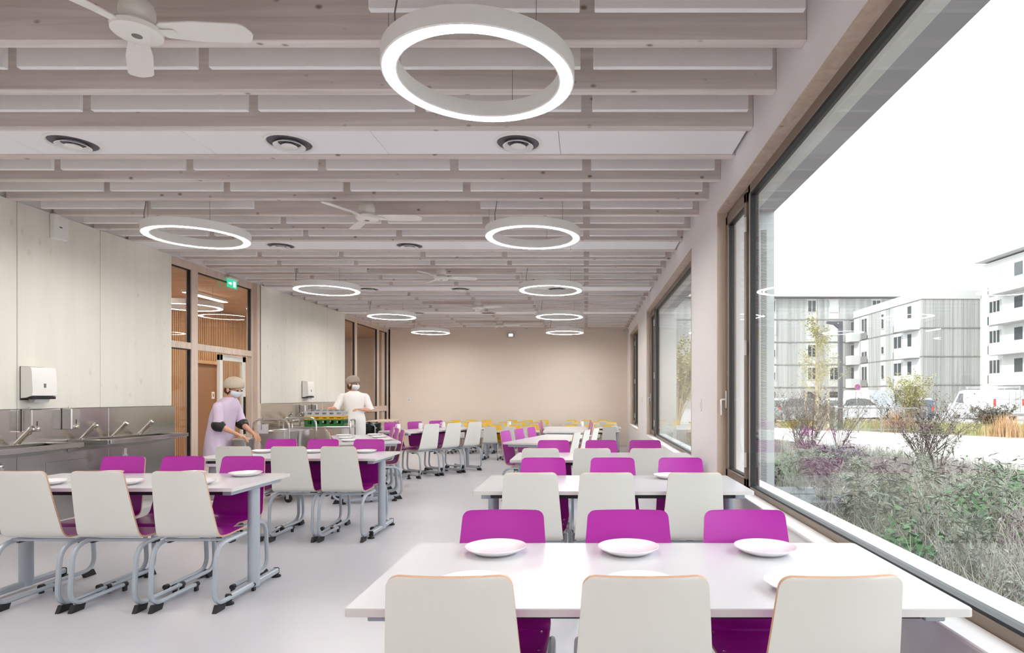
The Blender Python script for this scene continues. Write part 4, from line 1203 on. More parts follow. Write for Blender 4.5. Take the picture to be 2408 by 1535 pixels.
# ------------------------------------------------------------------ vehicles
M['car_white'] = mat('car_white', rgb(190, 192, 194), rough=.2, coat=.8, var=0)
M['car_grey'] = mat('car_grey', rgb(120, 128, 130), rough=.22, metal=.5, coat=.8, var=0)
M['car_blue'] = mat('car_blue', rgb(56, 70, 92), rough=.22, metal=.4, coat=.8, var=0)
M['car_glass'] = mat('car_glass', rgb(60, 70, 74), rough=.05, var=0)
M['tail'] = mat('tail_light', rgb(214, 52, 40), rough=.2, var=0)
M['tyre'] = mat('tyre', rgb(30, 30, 32), rough=.8, var=0)
def car(loc, rz, label, paint, prof, wid, glassq, wheels, tails, name='parked_car', van=False):
    """side profile (y along the car, rear at y=0) extruded across, cabin narrowed"""
    t = thing(name, label, 'van' if van else 'car', loc, rz, 'parked vehicles')
    n = len(prof)
    hw = wid/2
    def xw(z): return hw*(1-.02-(.0 if z < .95 else (z-.95)*(.05 if van else .16)))
    b = MB()
    v = [(-xw(z), y, z) for (y, z) in prof] + [(xw(z), y, z) for (y, z) in prof]
    b.add(v, [(i, (i+1) % n, n+(i+1) % n, n+i) for i in range(n)] + [tuple(range(n)), tuple(range(2*n-1, n-1, -1))])
    b.build('body', paint, t, angle=25)
    for pts in glassq:
        for q in (-1, 1):
            g = MB()
            g.add([(q*(xw(z)+.012), y, z) for (y, z) in pts] + [(q*(xw(z)-.02), y, z) for (y, z) in pts],
                  [tuple(range(len(pts))), tuple(range(2*len(pts)-1, len(pts)-1, -1))] + [(i, (i+1) % len(pts), len(pts)+(i+1) % len(pts), len(pts)+i) for i in range(len(pts))])
            g.build('side_window', M['car_glass'], t, smooth=False)
    for wy in wheels:
        for q in (-1, 1):
            w_ = MB().lathe([(.20, -.09), (.32, -.08), (.33, 0), (.32, .08), (.20, .09)], (q*(hw-.12), wy, .33), 24, 'x').build('wheel', M['tyre'], t)
            MB().lathe([(.19, -.01), (.19, .01)], (q*(hw-.02), wy, .33), 16, 'x').build('hub_cap', M['alu_light'], w_)
    for (y0, z0, z1) in tails:
        for q in (-1, 1):
            MB().cbox(q*(hw-.16), q*(hw-.02), y0-.025, y0+.05, z0, z1, .01).build('tail_light', M['tail'], t)
    return t
hatch = [(0.05, .25), (0.0, .55), (.06, .95), (.35, 1.35), (.7, 1.47), (1.9, 1.50), (2.5, 1.42), (3.1, 1.02), (3.9, .88), (4.1, .6), (4.05, .25)]
hglass = [[(.45, 1.0), (.55, 1.32), (.95, 1.42), (1.35, 1.43), (1.35, 1.0)], [(1.42, 1.0), (1.42, 1.43), (2.0, 1.43), (2.45, 1.34), (2.85, 1.02)]]
def rearwin(t, w_, y0, z0, y1, z1):
    MB().add([(-w_*.42, y0-.012, z0), (w_*.42, y0-.012, z0), (w_*.36, y1-.012, z1), (-w_*.36, y1-.012, z1), (-w_*.42, y0+.03, z0), (w_*.42, y0+.03, z0), (w_*.36, y1+.03, z1), (-w_*.36, y1+.03, z1)],
             [(0,1,2,3), (4,7,6,5), (0,4,5,1), (1,5,6,2), (2,6,7,3), (3,7,4,0)]).build('rear_window', M['car_glass'], t, smooth=False)
ZG = -.22
c1 = car((10.4, 35.0, ZG), R(-66), 'grey hatchback parked before the slab block', M['car_grey'], hatch, 1.75, hglass, (.85, 3.3), [(.05, .8, 1.0)])
c2 = car((15.0, 38.0, ZG), R(-68), 'white hatchback parked behind the square lamp post', M['car_white'], hatch, 1.75, hglass, (.85, 3.3), [(.05, .8, 1.0)])
c3 = car((20.2, 37.5, ZG), R(-20), 'dark blue car half hidden by the yellow-green bush', M['car_blue'], hatch, 1.78, hglass, (.85, 3.3), [(.04, .72, .95)])
for c_ in (c1, c2, c3): rearwin(c_, 1.7, .08, .98, .33, 1.32)
vprof = [(0.0, .35), (-.02, .8), (0.02, 1.85), (.12, 1.98), (3.2, 2.0), (3.75, 1.9), (4.35, 1.15), (4.95, .98), (5.05, .55), (5.0, .28), (.05, .28)]
vglass = [[(3.25, 1.1), (3.25, 1.75), (3.65, 1.75), (4.1, 1.15)]]
def van(loc, rz, label, roofrack=True):
    t = car(loc, rz, label, M['car_white'], vprof, 2.0, vglass, (.95, 4.1), [(.0, .95, 1.4)], 'parked_van', True)
    jn = MB().box(-.006, .006, -.03, -.015, .4, 1.85).box(-.9, .9, -.03, -.015, 1.38, 1.392)
    jn.build('door_joint', M['rail'], t, smooth=False)
    MB().cbox(-.95, .95, -.07, .02, .34, .46, .02).build('rear_bumper', M['rail'], t)
    if roofrack:
        r_ = MB()
        for y in np.linspace(.15, 3.1, 6): r_.tube([(-.8, y, 2.12), (.8, y, 2.12)], .015, 6)
        for q in (-.8, .8):
            r_.tube([(q, .1, 2.12), (q, 3.15, 2.12)], .018, 6).tube([(q, .1, 2.2), (q, 3.15, 2.2)], .014, 6)
            for y in (.2, 1.6, 3.0): r_.tube([(q, y, 1.98), (q, y, 2.2)], .014, 6)
        r_.build('roof_rack', M['alu_light'], t)
        l_ = MB()
        for x in (.36, .66): l_.tube([(x, -.10, .55), (x, -.10, 2.1), (x, .15, 2.14)], .014, 6)
        for z in np.linspace(.6, 1.95, 6): l_.tube([(.36, -.10, z), (.66, -.10, z)], .011, 6)
        l_.build('ladder', M['rail'], t)
    return t
van((27.1, 39.5, ZG), 0, 'white delivery van with roof rack and rear ladder')
van((18.6, 42.5, ZG), R(-55), 'plain white van behind the white hatchback', False)

# ------------------------------------------------------------------ street furniture
t = thing('street_lamp', 'dark square street lamp post behind the young tree', 'lamp post', (11.55, 28.0, -.2))
MB().cbox(-.085, .085, -.085, .085, 0, 4.95, .006).build('post', mat('post_grey', rgb(64, 66, 74), rough=.5), t)
MB().prism([(-.085, 4.95), (-.62, 4.95), (-.62, 4.85), (-.30, 4.80), (-.085, 4.62)], 'y', -.085, .085).build('head', bpy.data.materials['post_grey'], t)
MB().cbox(-.13, .13, -.13, .13, 0, .05, .006).build('base_plate', M['rail'], t)
t = thing('railing', 'low grey metal railing at the edge of the car park', 'railing', (12.2, 25.5, -.16), R(-8))
r_ = MB().cbox(-1.8, 1.8, -.025, .025, 1.0, 1.05, .004).cbox(-1.8, 1.8, -.02, .02, .12, .15, .004)
r_.build('rail', M['rail'], t)
for x in np.linspace(-1.78, 1.78, 5): MB().cbox(x-.025, x+.025, -.025, .025, 0, 1.0, .004).build('post', M['rail'], t)
for x in np.linspace(-1.6, 1.6, 12): MB().tube([(x, 0, .15), (x, 0, 1.0)], .008, 5).build('bar', M['rail'], t)
t = thing('no_parking_sign', 'round blue and red no-parking sign on a thin pole', 'sign', (22.0, 50.0, -.2))
MB().tube([(0,0,0), (0,0,2.5)], .03, 8).build('pole', M['rail'], t)
MB().lathe([(.0, -.035), (.21, -.035), (.21, -.02), (0, -.02)], (0, 0, 2.3), 28, 'y', cap=False).build('blue_disc', mat('sign_blue', rgb(50, 70, 160), var=0), t)
MB().lathe([(.175, -.045), (.23, -.045), (.23, -.015), (.175, -.015)], (0, 0, 2.3), 28, 'y', closed=True).build('red_ring', M['tail'], t)
MB().add([(-.14,-.044,2.19), (-.11,-.044,2.16), (.14,-.044,2.41), (.11,-.044,2.44), (-.14,-.03,2.19), (-.11,-.03,2.16), (.14,-.03,2.41), (.11,-.03,2.44)], [(0,1,2,3), (0,4,5,1), (1,5,6,2), (2,6,7,3), (3,7,4,0)]).build('red_bar', M['tail'], t)

# ------------------------------------------------------------------ planting
def leafmat(name, c, var=.3):
    m = mat(name, c, rough=.6, var=var, scale=1.5)
    nt = m.node_tree; b = nt.nodes['Principled BSDF']
    b.inputs['Subsurface Weight'].default_value = 0
    return m
M['lf_yg'] = leafmat('leaf_yellow_green', rgb(150, 148, 98))
M['lf_g'] = leafmat('leaf_green', rgb(66, 112, 58))
M['lf_grey'] = leafmat('leaf_grey_green', rgb(128, 136, 120))
M['lf_dark'] = leafmat('leaf_dark_olive', rgb(78, 78, 62))
M['straw'] = leafmat('straw', rgb(166, 160, 144))
M['tan'] = leafmat('tan_grass', rgb(176, 140, 104))
M['silver'] = leafmat('silver_grass', rgb(146, 152, 140))
M['twig'] = mat('twig_brown', rgb(92, 76, 72), rough=.8)
M['twig2'] = mat('twig_pale', rgb(170, 156, 128), rough=.8)
M['mauve'] = leafmat('mauve_groundcover', rgb(112, 98, 116))
def np_mesh(name, V, Fq, m_):
    me = bpy.data.meshes.new(name)
    V = np.asarray(V, dtype=np.float32); Fq = np.asarray(Fq, dtype=np.int32)
    me.vertices.add(len(V)); me.vertices.foreach_set('co', V.ravel())
    k = Fq.shape[1]
    me.loops.add(Fq.size); me.loops.foreach_set('vertex_index', Fq.ravel())
    me.polygons.add(len(Fq)); me.polygons.foreach_set('loop_start', np.arange(0, Fq.size, k, dtype=np.int32))
    me.materials.append(m_)
    me.update(calc_edges=True); me.validate()
    return me
rng = np.random.default_rng(11)
def blades(P, h, lean, wdt, seg=3):
    """curved grass blades from base points P"""
    n = len(P)
    az = rng.uniform(0, 2*np.pi, n); H = h*rng.uniform(.6, 1.25, n); Ln = lean*rng.uniform(.2, 1.3, n)
    dx, dy = np.cos(az), np.sin(az)
    V = np.zeros((n, (seg+1)*2, 3)); 
    for i in range(seg+1):
        t = i/seg
        cx = P[:, 0]+dx*Ln*H*t**1.8; cy = P[:, 1]+dy*Ln*H*t**1.8; cz = P[:, 2]+H*t*(1-.25*np.clip(Ln, 0, 1.5)*t)
        w_ = wdt*(1-t*.92)
        V[:, 2*i] = np.stack([cx-dy*w_, cy+dx*w_, cz], 1); V[:, 2*i+1] = np.stack([cx+dy*w_, cy-dx*w_, cz], 1)
    base = np.arange(n)[:, None, None]*(seg+1)*2
    q = np.array([[2*i, 2*i+1, 2*i+3, 2*i+2] for i in range(seg)])[None]
    return V.reshape(-1, 3), (base+q).reshape(-1, 4)
def leaves(P, size, droop=.3, asp=.4):
    """small pointed leaves at points P"""
    n = len(P)
    az = rng.uniform(0, 2*np.pi, n); el = rng.normal(.1, .5, n)-droop*.3
    s = size*rng.uniform(.6, 1.35, n)
    d = np.stack([np.cos(az)*np.cos(el), np.sin(az)*np.cos(el), np.sin(el)], 1)
    sd = np.stack([-np.sin(az), np.cos(az), rng.normal(0, .4, n)], 1)
    V = np.zeros((n, 4, 3))
    V[:, 0] = P; V[:, 1] = P+d*s[:, None]*.5+sd*(s*asp*.5)[:, None]; V[:, 2] = P+d*s[:, None]; V[:, 3] = P+d*s[:, None]*.5-sd*(s*asp*.5)[:, None]
    V[:, 2, 2] -= s*.15
    return V.reshape(-1, 3), (np.arange(n)[:, None]*4+np.arange(4)[None]).reshape(-1, 4)
def shrub(name, label, loc, h, spread, stems, m_twig, m_leaf, lsize, lper, lean=(0, 0), group=None, cat='shrub', curve=.4, forks=3, rad=.006, start=.25, asp=.45):
    t = thing(name, label, cat, loc, 0, group)
    b = MB(); LP = []
    for s in range(stems):
        a = rng.uniform(0, 2*np.pi); sp = spread*rng.uniform(.15, 1.0)
        hh = h*rng.uniform(.65, 1.0)
        e = np.array([math.cos(a)*sp+lean[0], math.sin(a)*sp+lean[1], hh])
        st = np.array([math.cos(a)*.04, math.sin(a)*.04, -.04])
        def P(t_): return st + (e-st)*np.array([t_**(1+curve), t_**(1+curve), t_])
        pts = [P(i/6) for i in range(7)]
        b.tube(pts, [rad*(1-.8*i/6) for i in range(7)], 4)
        for f_ in range(forks):
            t0 = rng.uniform(.3, .85); p0 = P(t0); a2 = rng.uniform(0, 2*np.pi); l2 = h*rng.uniform(.15, .35)
            p1 = p0+np.array([math.cos(a2)*l2*.6+lean[0]*.2, math.sin(a2)*l2*.6+lean[1]*.2, l2*.7])
            b.tube([p0, (p0+p1)/2+rng.normal(0, .02*h, 3), p1], [rad*.5, rad*.4, rad*.15], 3)
            for q in range(lper): LP.append(p0+(p1-p0)*rng.uniform(.2, 1)+rng.normal(0, .012*h, 3))
        for q in range(lper): LP.append(P(rng.uniform(start, 1))+rng.normal(0, .015*h, 3))
    b.build('branches', m_twig, t, smooth=False, recalc=False)
    if lper:
        V, Fq = leaves(np.array(LP), lsize, asp=asp)
        link('foliage', np_mesh('foliage', V, Fq, m_leaf), t)
    return t
# young tree beyond the path
shrub('young_tree', 'slender young tree with sparse yellow-green leaves tied to stakes', (8.95, 24.0, -.16), 4.9, 1.1, 1, M['twig2'], M['lf_yg'], .10, 10, cat='tree', curve=.1, rad=.05, forks=2)
tr = [o for o in bpy.data.objects if o.name.startswith('young_tree')][0]
b = MB(); LP = []
for k in range(46):
    z = rng.uniform(1.5, 4.5); a = rng.uniform(0, 2*np.pi); l = (1.15-(z-1.5)*.25)*rng.uniform(.5, 1.1)
    p0 = np.array([0.0, 0, z]); p1 = p0+np.array([math.cos(a)*l, math.sin(a)*l, l*.75])
    b.tube([p0, (p0*.5+p1*.5)+np.array([0, 0, -.05]), p1], [.014, .01, .004], 4)
    for q in range(52): LP.append(p0+(p1-p0)*rng.uniform(.25, 1.05)+rng.normal(0, .09, 3))
b.tube([(0, 0, 0), (.02, 0, 2.2), (0, 0, 4.9)], [.055, .045, .012], 8)
b.build('crown_branches', M['twig2'], tr, smooth=False, recalc=False)
V, Fq = leaves(np.array(LP), .075, asp=.6); link('crown_foliage', np_mesh('crown_foliage', V, Fq, M['lf_yg']), tr)
for q in (-.45, .45): MB().tube([(q, -.1, 0), (q, -.1, 1.75)], .035, 8).build('stake', M['twig2'], tr)
# verge bushes
for (x, y, h, sp, m_, lab) in ((14.4, 27.2, 2.7, 1.5, 'lf_yg', 'big yellow-green bush in front of the dark blue car'),
                               (18.5, 23.5, 1.3, 1.2, 'lf_g', 'rounded green bush on the verge below the delivery van'),
                               (11.3, 29.0, 1.2, 1.0, 'lf_dark', 'olive bush at the foot of the railing'),
                               (16.6, 25.2, 1.2, 1.2, 'lf_dark', 'dark olive bush beside the big yellow-green one')):
    shrub('verge_bush', lab, (x, y, -.15), h, sp, 34, M['twig2'], M[m_], .075, 30, forks=4, rad=.01, start=.35, asp=.6)
for (x, y, h, lab) in ((10.4, 27.6, .9, 'straw-yellow grass tuft left of the railing, by the stakes'), (13.1, 26.0, .9, 'orange-tan grass tuft beside the railing end'),
                       (15.6, 22.9, .8, 'orange-tan grass tuft on the path edge below the bushes'), (20.8, 21.0, 1.0, 'tall orange-tan grass tuft furthest along the path edge')):
    P = np.stack([rng.normal(0, .28, 420), rng.normal(0, .28, 420), np.zeros(420)-.02], 1)
    V, Fq = blades(P, h, .35, .012)
    o = tag(link('grass_tuft', np_mesh('grass_tuft', V, Fq, M['tan'] if 'orange' in lab else M['straw']), None, (x, y, -.14)), lab, 'grass')
# shrubs in the bed: fans of thin dark branches
for (x, y, h, sp, st, ln, lab) in ((5.3, 14.6, 1.5, 1.0, 26, (-.1, 0), 'bare dark-twigged shrub leaning over the path, nearest the young tree'),
                               (7.05, 12.9, 1.5, 1.25, 30, (.25, 0), 'wide fan of dark twigs rising at the kerb beside the path'),
                               (4.5, 16.8, 1.35, .9, 20, (.25, 0), 'thin dark-twigged shrub beside the metal fin'),
                               (6.0, 17.5, 1.6, .9, 20, (.2, 0), 'tall dark-twigged shrub before the railing'),
                               (8.4, 10.0, 1.3, .9, 16, (.3, 0), 'sparse twiggy shrub at the outer kerb'),
                               (6.2, 10.9, 1.2, .8, 12, (-.2, 0), 'small twiggy shrub standing among the silver grass'),
                               (6.4, 15.6, 1.5, .9, 14, (.3, 0), 'arching dark-twigged shrub between the two wide fans')):
    shrub('twig_shrub', lab, (x, y, -.07), h*1.12, sp*1.35, int(st*1.5), M['twig'], M['lf_dark'], .04, 11, ln, 'dark-twigged shrubs in the bed', forks=4, rad=.008, start=.4, asp=.55)
# tall leafy stems close to the glass
labs = ['beside the grey slabs', 'behind the green leaf mound', 'near the kerb', 'in the middle of the bed', 'close to the sill']
for k in range(26):
    x = rng.uniform(2.6, 6.2); y = rng.uniform(3.2, 8.8)
    if x > 1.2+y*.75: x = 1.2+y*.62
    x = max(x, 2.0)
    shrub('leafy_stem_plant', 'grey-green willow-leaved stem plant growing in the planting bed', (x, y, -.07), rng.uniform(.6, 1.0), .35, 7, M['twig2'], M['lf_grey'], .10, 22, (0, 0), 'willow-leaved stem plants', 'plant', .3, 1, .005, .15, .16)
for (x, y, s_, lab) in ((3.25, 9.9, .55, 'green leaf mound behind the paving slabs'), (4.0, 6.3, .42, 'bright green leafy clump among the grey stems'), (5.4, 7.9, .4, 'bright green clump nearer the kerb'), (2.55, 5.0, .22, 'small bright green sprig near the sill')):
    n = int(1100*s_); P = np.stack([rng.normal(0, s_*.5, n), rng.normal(0, s_*.5, n), np.abs(rng.normal(.12, .16, n))], 1)
    V, Fq = leaves(P, .07, asp=.75)
    tag(link('leaf_clump', np_mesh('leaf_clump', V, Fq, M['lf_g']), None, (x, y, -.05)), lab, 'plant')
shrub('mauve_shrub', 'low mauve shrub patch beside the slabs', (4.6, 11.6, -.07), .55, .9, 40, M['twig'], M['mauve'], .06, 18, forks=3, rad=.005)
def in_bed(n, x0, x1, y0, y1):
    x = rng.uniform(max(x0, 2.0), x1, n); y = rng.uniform(y0, y1, n)
    lim = np.interp(y, [-6, 5, 11, 12.6, 15.3, 20.2, 26], [12, 10.4, 8.5, 7.7, 7.1, 6.0, 5.1])
    k = (x < lim) & ~((x > 2.1) & (x < 3.5) & (y > 7.5) & (y < 8.9))
    return np.stack([x[k], y[k], np.full(k.sum(), -.07)], 1)
shrub('verge_tree', 'pale yellow-green tree seen through the second window', (5.0, 33.5, -.2), 5.0, 2.2, 40, M['twig2'], M['lf_yg'], .16, 26, cat='tree', forks=5, rad=.03, start=.3, asp=.6)
V, Fq = blades(in_bed(26000, 1.65, 9, 2.0, 16), .34, .9, .0045)
tag(link('silver_grass', np_mesh('silver_grass', V, Fq, M['silver'])), 'silvery dry grass covering the planting bed', 'grass', kind='stuff')
V, Fq = blades(in_bed(9000, 1.65, 9, 2.0, 18), .5, .8, .004)
tag(link('straw_grass', np_mesh('straw_grass', V, Fq, M['straw'])), 'straw-coloured stalks standing in the planting bed', 'grass', kind='stuff')
P = in_bed(16000, 1.55, 8, 1.5, 13); P[:, 2] = -.055+rng.uniform(0, .03, len(P))
V, Fq = leaves(P, .07, 0, .35)
tag(link('bark_chips', np_mesh('bark_chips', V, Fq, M['straw'])), 'pale bark chips and fallen leaves on the bed', 'mulch', kind='stuff')
def on_verge(n):
    t = rng.uniform(0, 1, n); u = rng.uniform(0, 5, n)
    x = 9+t*14+u*.7; y = 29.8-t*15+u*.75
    return np.stack([x, y, np.full(n, -.14)], 1)
V, Fq = blades(on_verge(16000), .42, .7, .010)
tag(link('verge_grass', np_mesh('verge_grass', V, Fq, M['lf_yg'])), 'yellow-green rough grass on the verge', 'grass', kind='stuff')
# ================================================================== two kitchen workers
M['skin'] = mat('skin', rgb(214, 160, 132), rough=.5, var=.05, scale=20)
M['lilac'] = mat('lilac_cloth', rgb(222, 204, 226), rough=.85, var=.04, scale=8, bump=.3, bscale=14)
M['white_cloth'] = mat('white_coat_cloth', rgb(244, 242, 240), rough=.85, var=.03, scale=8, bump=.3, bscale=12)
M['hairnet'] = mat('hairnet', rgb(206, 192, 170), rough=.7, var=.12, scale=60, bump=.5, bscale=90)
M['hairnet2'] = mat('hairnet_grey', rgb(160, 146, 134), rough=.7, var=.2, scale=60, bump=.5, bscale=90)
M['mask'] = mat('mask_blue_white', rgb(226, 236, 242), rough=.7, var=.03)
M['navy'] = mat('navy_cloth', rgb(38, 42, 62), rough=.85, var=.1)
M['greytrouser'] = mat('grey_trouser', rgb(150, 146, 156), rough=.85, var=.05)
M['hair'] = mat('brown_hair', rgb(96, 62, 44), rough=.6, var=.2, scale=40)
M['eye'] = mat('eye_dark', rgb(50, 38, 34), rough=.2, var=0)
def skin_body(t, J, yaw_head):
    """one continuous body: joint graph grown with a Skin modifier"""
    V = []; E = []; RAD = []
    idx = {}
    def add(n, p, r, par=None):
        idx[n] = len(V); V.append(tuple(p)); RAD.append(r if isinstance(r, tuple) else (r, r))
        if par: E.append((idx[par], idx[n]))
    add('pelvis', J['pelvis'], (.105, .09))
    add('waist', J['waist'], (.095, .08), 'pelvis'); add('chest', J['chest'], (.11, .09), 'waist')
    add('neck', J['neck'], .055, 'chest'); add('throat', J['throat'], .052, 'neck')
    hd = Vector(J['head']); f = Vector((math.cos(yaw_head), math.sin(yaw_head), J.get('tilt', -.3))).normalized()
    add('jaw', hd + Vector((0, 0, -.055)) + f*.012, .066, 'throat'); add('skull', hd + Vector((0, 0, .025)), .090, 'jaw'); add('crown', hd + Vector((0, 0, .075)) - f*.01, .062, 'skull')
    add('nose', hd + f*.094 + Vector((0, 0, -.01)), .010, 'skull')
    for s, q in (('r', -1), ('l', 1)):
        add('sh'+s, J['sh'+s], .062, 'chest'); add('el'+s, J['el'+s], .042, 'sh'+s); add('wr'+s, J['wr'+s], .027, 'el'+s)
        w_, e_ = Vector(J['wr'+s]), Vector(J['el'+s]); d_ = (Vector(J['ha'+s])-w_).normalized()
        pm = w_ + d_*.055
        add('pa'+s, pm, (.032, .016), 'wr'+s)
        side = d_.cross(Vector((0, 0, 1))).normalized(); up = side.cross(d_).normalized()
        for k, (o, ln) in enumerate(((-.030, .062), (-.010, .074), (.010, .07), (.029, .055))):
            b0 = pm + d_*.04 + side*o; b1 = b0 + d_*ln*.55 - up*.012; b2 = b1 + d_*ln*.4 - up*.03
            add('f%d%sa' % (k, s), b0, .0095, 'pa'+s); add('f%d%sb' % (k, s), b1, .0085, 'f%d%sa' % (k, s)); add('f%d%sc' % (k, s), b2, .007, 'f%d%sb' % (k, s))
        tq = side*(-q)*.036
        add('t'+s+'a', w_ + d_*.035 + tq, .0105, 'wr'+s); add('t'+s+'b', w_ + d_*.075 + tq*1.35 - up*.012, .0085, 't'+s+'a')
        add('hip'+s, J['hip'+s], .07, 'pelvis'); add('kn'+s, J['kn'+s], .055, 'hip'+s); add('an'+s, J['an'+s], .038, 'kn'+s)
        add('to'+s, Vector(J['an'+s]) + Vector((.13, 0, -.045)), .034, 'an'+s)
    me = bpy.data.meshes.new('body'); me.from_pydata(V, E, []); me.materials.append(M['skin'])
    o = link('body', me, t)
    md = o.modifiers.new('skin', 'SKIN'); md.use_smooth_shade = True; md.branch_smoothing = .6
    lay = me.skin_vertices[0].data
    for i, r_ in enumerate(RAD): lay[i].radius = r_
    lay[0].use_root = True
    sb = o.modifiers.new('smooth', 'SUBSURF'); sb.levels = 2; sb.render_levels = 2
    # face and head pieces
    sd = Vector((0, 0, 1)).cross(f).normalized(); upv = f.cross(sd).normalized()
    for q in (-1, 1):
        MB().ball(tuple(hd + f*.082 + sd*(q*.034) + upv*.012), .012, .012, .008, 10, 6).build('eye', M['eye'], o)
        MB().ball(tuple(hd + sd*(q*.094) - upv*.01 - f*.005), .016, .016, .032, 10, 6).build('ear', M['skin'], o)
    return o, hd, f, sd, upv
def local_ball(mb, c, f, sd, up, a, b, c_, t0, t1, seg=24, rg=12, wob=0.0):
    rings = []
    for i in range(rg+1):
        th = math.pi*(t0+(t1-t0)*i/rg)
        s, h = max(1e-3, math.sin(th)), -math.cos(th)
        rings.append([tuple(c + f*(a*s*math.cos(2*math.pi*q/seg)) + sd*(b*s*math.sin(2*math.pi*q/seg)) + up*(c_*h*(1+wob*math.sin(7*q+3*i)) )) for q in range(seg)])
    return mb.rings(rings, cap=True)
def garment(secs, seg=48, wob=.016, seed=0):
    """loft through horizontal-ish sections (cx, cy, z, rx, ry)"""
    rr = random.Random(seed); ph = [rr.uniform(0, 6) for _ in range(6)]
    rings = []
    for i, (cx, cy, z, rx, ry) in enumerate(secs):
        ring = []
        for q in range(seg):
            a = 2*math.pi*q/seg
            wv = 1 + wob*(math.sin(3*a+ph[0]+z*9)+.8*math.sin(7*a+ph[1]-z*14)+.5*math.sin(11*a+ph[2]+z*20))*(1.6 if i < 3 else 1)
            # superellipse, softer box shape
            c, s = math.cos(a), math.sin(a)
            k = (abs(c)**2.4+abs(s)**2.4)**(-1/2.4)
            ring.append((cx+rx*c*k*wv, cy+ry*s*k*wv, z))
        rings.append(ring)
    return rings
def smooth_secs(secs, n=4):
    out = []
    for i in range(len(secs)-1):
        p0 = secs[max(0, i-1)]; p1 = secs[i]; p2 = secs[i+1]; p3 = secs[min(len(secs)-1, i+2)]
        for k in range(n):
            t = k/n
            out.append(tuple(.5*((2*b)+(-a+c)*t+(2*a-5*b+4*c-d)*t*t+(-a+3*b-3*c+d)*t**3) for a, b, c, d in zip(p0, p1, p2, p3)))
    out.append(secs[-1]); return out
def limb(pts, rad, n=5):
    s = smooth_secs([tuple(p)+(r,) for p, r in zip(pts, rad)], n)
    return [q[:3] for q in s], [max(.005, q[3]) for q in s]
def worker(label, loc, rz, J, yaw, cloth, net, trouser, coat_secs, sleeve_to, name='person', cuff=None, vneck=False):
    t = thing(name, label, 'person', loc, rz)
    body, hd, f, sd, up = skin_body(t, J, yaw)
    MB().rings(garment(smooth_secs(coat_secs, 4)), cap=True).build('tunic', cloth, t, angle=80)
    for s in ('r', 'l'):
        sh, el, wr = Vector(J['sh'+s]), Vector(J['el'+s]), Vector(J['wr'+s])
        inn = Vector(J['chest']).lerp(sh, .55)
        if sleeve_to == 'elbow':
            pts = [inn+Vector((0, 0, .0)), sh+Vector((0, 0, -.012)), sh.lerp(el, .4), sh.lerp(el, .8), sh.lerp(el, .97)]; rad = [.05, .062, .060, .060, .064]
        else:
            pts = [inn+Vector((0, 0, .01)), sh+Vector((0, 0, .01)), sh.lerp(el, .5), el, el.lerp(wr, .5)]; rad = [.07, .09, .08, .074, .066]
        p, r_ = limb(pts, rad); MB().tube(p, r_, 16).build('sleeve', cloth, t, angle=80)
        if cuff:
            p, r_ = limb([sh.lerp(el, .86), sh.lerp(el, .98), el.lerp(wr, .1), el.lerp(wr, .30)], [.070, .076, .070, .052]); MB().tube(p, r_, 14).build('dark_undersleeve', cuff, t, angle=80)
        hp, kn, an = Vector(J['hip'+s]), Vector(J['kn'+s]), Vector(J['an'+s])
        p, r_ = limb([hp+Vector((0, 0, .06)), hp.lerp(kn, .5), kn, kn.lerp(an, .5), an+Vector((0, 0, .02))], [.09, .085, .072, .068, .066]); MB().tube(p, r_, 14).build('trouser_leg', trouser, t, angle=80)
        sh_ = []
        for (x, hw, z0, z1) in ((-.075, .02, .01, .05), (-.06, .036, 0, .10), (-.01, .042, 0, .11), (.06, .045, 0, .085), (.13, .046, 0, .065), (.175, .035, .004, .05), (.19, .015, .012, .035)):
            sh_.append([(an.x+x, an.y+hw*math.cos(2*math.pi*q/14), (z0+z1)/2+(z1-z0)/2*math.sin(2*math.pi*q/14)) for q in range(14)])
        MB().rings(sh_).build('shoe', M['plastic_white'], t, angle=60)
    # hairnet, hair at the nape, face mask
    local_ball(MB(), hd+up*.050-f*.028, (f+up*.38).normalized(), sd, (up-f*.38).normalized(), .122, .114, .102, .36, 1.0, wob=.035).build('hairnet', net, t, angle=80)
    local_ball(MB(), hd-f*.065-up*.035, f, sd, up, .045, .075, .06, 0, 1).build('nape_hair', M['hair'], t, angle=80)
    mk = MB(); rings = []
    for (u, wdt, d0) in ((-.085, .030, .066), (-.07, .055, .090), (-.045, .070, .100), (-.02, .074, .103), (.0, .066, .098)):
        row = []
        for q in range(9):
            a = -1+q/4
            row.append(hd + up*u + f*(d0-.055*a*a) + sd*(wdt*1.12*a))
        rings.append(row)
    v = [tuple(p) for r_ in rings for p in r_] + [tuple(p-f*.008) for r_ in rings for p in r_]
    n, m_ = len(rings), 9
    fc = [(i*m_+q, i*m_+q+1, (i+1)*m_+q+1, (i+1)*m_+q) for i in range(n-1) for q in range(m_-1)]
    fc += [tuple(n*m_+k for k in reversed(g)) for g in fc]
    bd = [q for q in range(m_)] + [i*m_+m_-1 for i in range(1, n)] + [(n-1)*m_+q for q in range(m_-2, -1, -1)] + [i*m_ for i in range(n-2, 0, -1)]
    fc += [(bd[k], bd[(k+1) % len(bd)], n*m_+bd[(k+1) % len(bd)], n*m_+bd[k]) for k in range(len(bd))]
    mo = mk.add(v, fc).build('face_mask', M['mask'], t, angle=60)
    st = MB()
    for q in (-1, 1): st.tube([tuple(hd + f*.05 + sd*(q*.076) - up*.01), tuple(hd + sd*(q*.098) - up*.005), tuple(hd - f*.02 + sd*(q*.1) + up*.01)], .0025, 5)
    st.build('ear_loops', M['mask'], mo)
    if vneck:
        pass
    return t
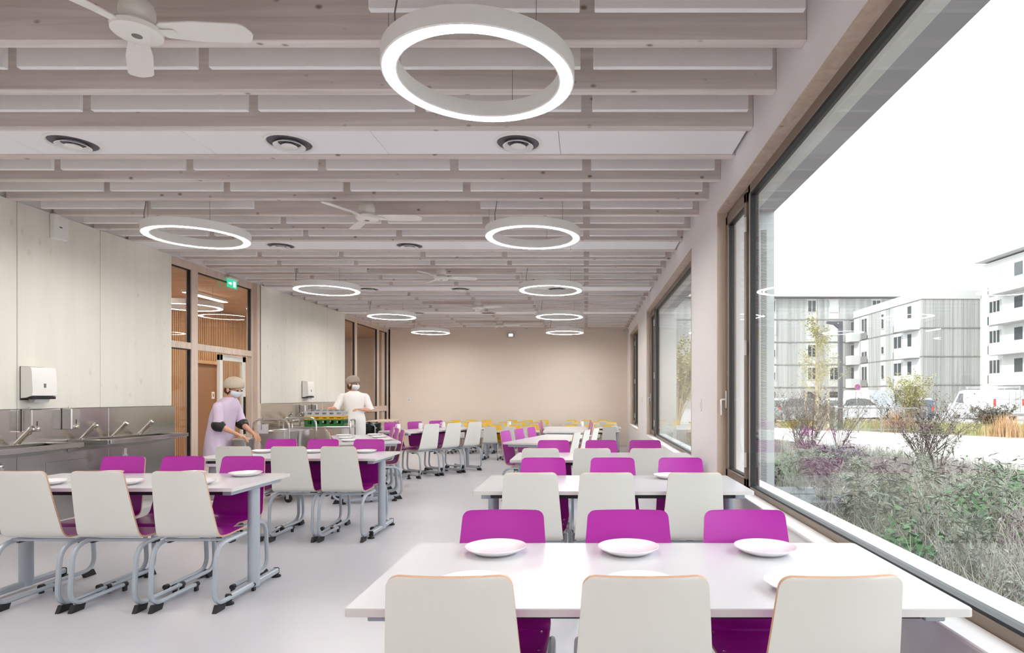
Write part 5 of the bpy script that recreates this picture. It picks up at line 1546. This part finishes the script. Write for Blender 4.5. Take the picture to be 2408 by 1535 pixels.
J1 = dict(pelvis=(0, 0, .86), waist=(.03, 0, 1.04), chest=(.08, 0, 1.20), neck=(.125, 0, 1.315), throat=(.15, 0, 1.36), head=(.185, 0, 1.445), tilt=-.42,
          shr=(.085, -.165, 1.245), elr=(.10, -.20, 1.0), wrr=(.285, -.13, .895), har=(.36, -.10, .855),
          shl=(.10, .165, 1.245), ell=(.17, .19, 1.01), wrl=(.36, .08, .90), hal=(.43, .05, .86),
          hipr=(0, -.085, .84), knr=(.01, -.10, .47), anr=(-.05, -.10, .085), hipl=(0, .085, .84), knl=(.03, .10, .47), anl=(.03, .10, .085))
worker('person in lilac tunic, hairnet and mask bending over the pan trolley', (-4.575, 7.70, 0), 0, J1, R(-14), M['lilac'], M['hairnet'], M['greytrouser'],
       [(-.01, 0, .50, .165, .20), (-.005, 0, .60, .16, .195), (.0, 0, .80, .145, .185), (.02, 0, .98, .132, .17), (.05, 0, 1.12, .13, .175), (.085, 0, 1.22, .122, .18), (.105, 0, 1.285, .102, .165), (.118, 0, 1.32, .085, .10), (.128, 0, 1.345, .066, .072)], 'elbow', cuff=M['black'])
J2 = dict(pelvis=(0, 0, .92), waist=(.0, 0, 1.12), chest=(.01, 0, 1.30), neck=(.025, 0, 1.425), throat=(.035, 0, 1.47), head=(.05, 0, 1.555), tilt=-.08,
          shr=(.01, -.175, 1.36), elr=(.06, -.29, 1.14), wrr=(.26, -.33, 1.16), har=(.34, -.34, 1.17),
          shl=(.01, .175, 1.36), ell=(.04, .27, 1.11), wrl=(.24, .12, 1.14), hal=(.30, .06, 1.145),
          hipr=(0, -.09, .90), knr=(.02, -.10, .50), anr=(-.02, -.11, .085), hipl=(0, .09, .90), knl=(.02, .10, .50), anl=(.0, .11, .085))
worker('person in white coat, grey hairnet and mask beside the crate trolley', (-3.93, 10.45, 0), R(-72), J2, R(52), M['white_cloth'], M['hairnet2'], M['navy'],
       [(-.01, 0, .66, .14, .185), (-.01, 0, .78, .145, .19), (0, 0, .95, .145, .185), (0, 0, 1.10, .125, .155), (.0, 0, 1.24, .13, .17), (.008, 0, 1.335, .118, .185), (.016, 0, 1.395, .095, .165), (.024, 0, 1.425, .075, .10), (.028, 0, 1.445, .064, .072)], 'elbow')
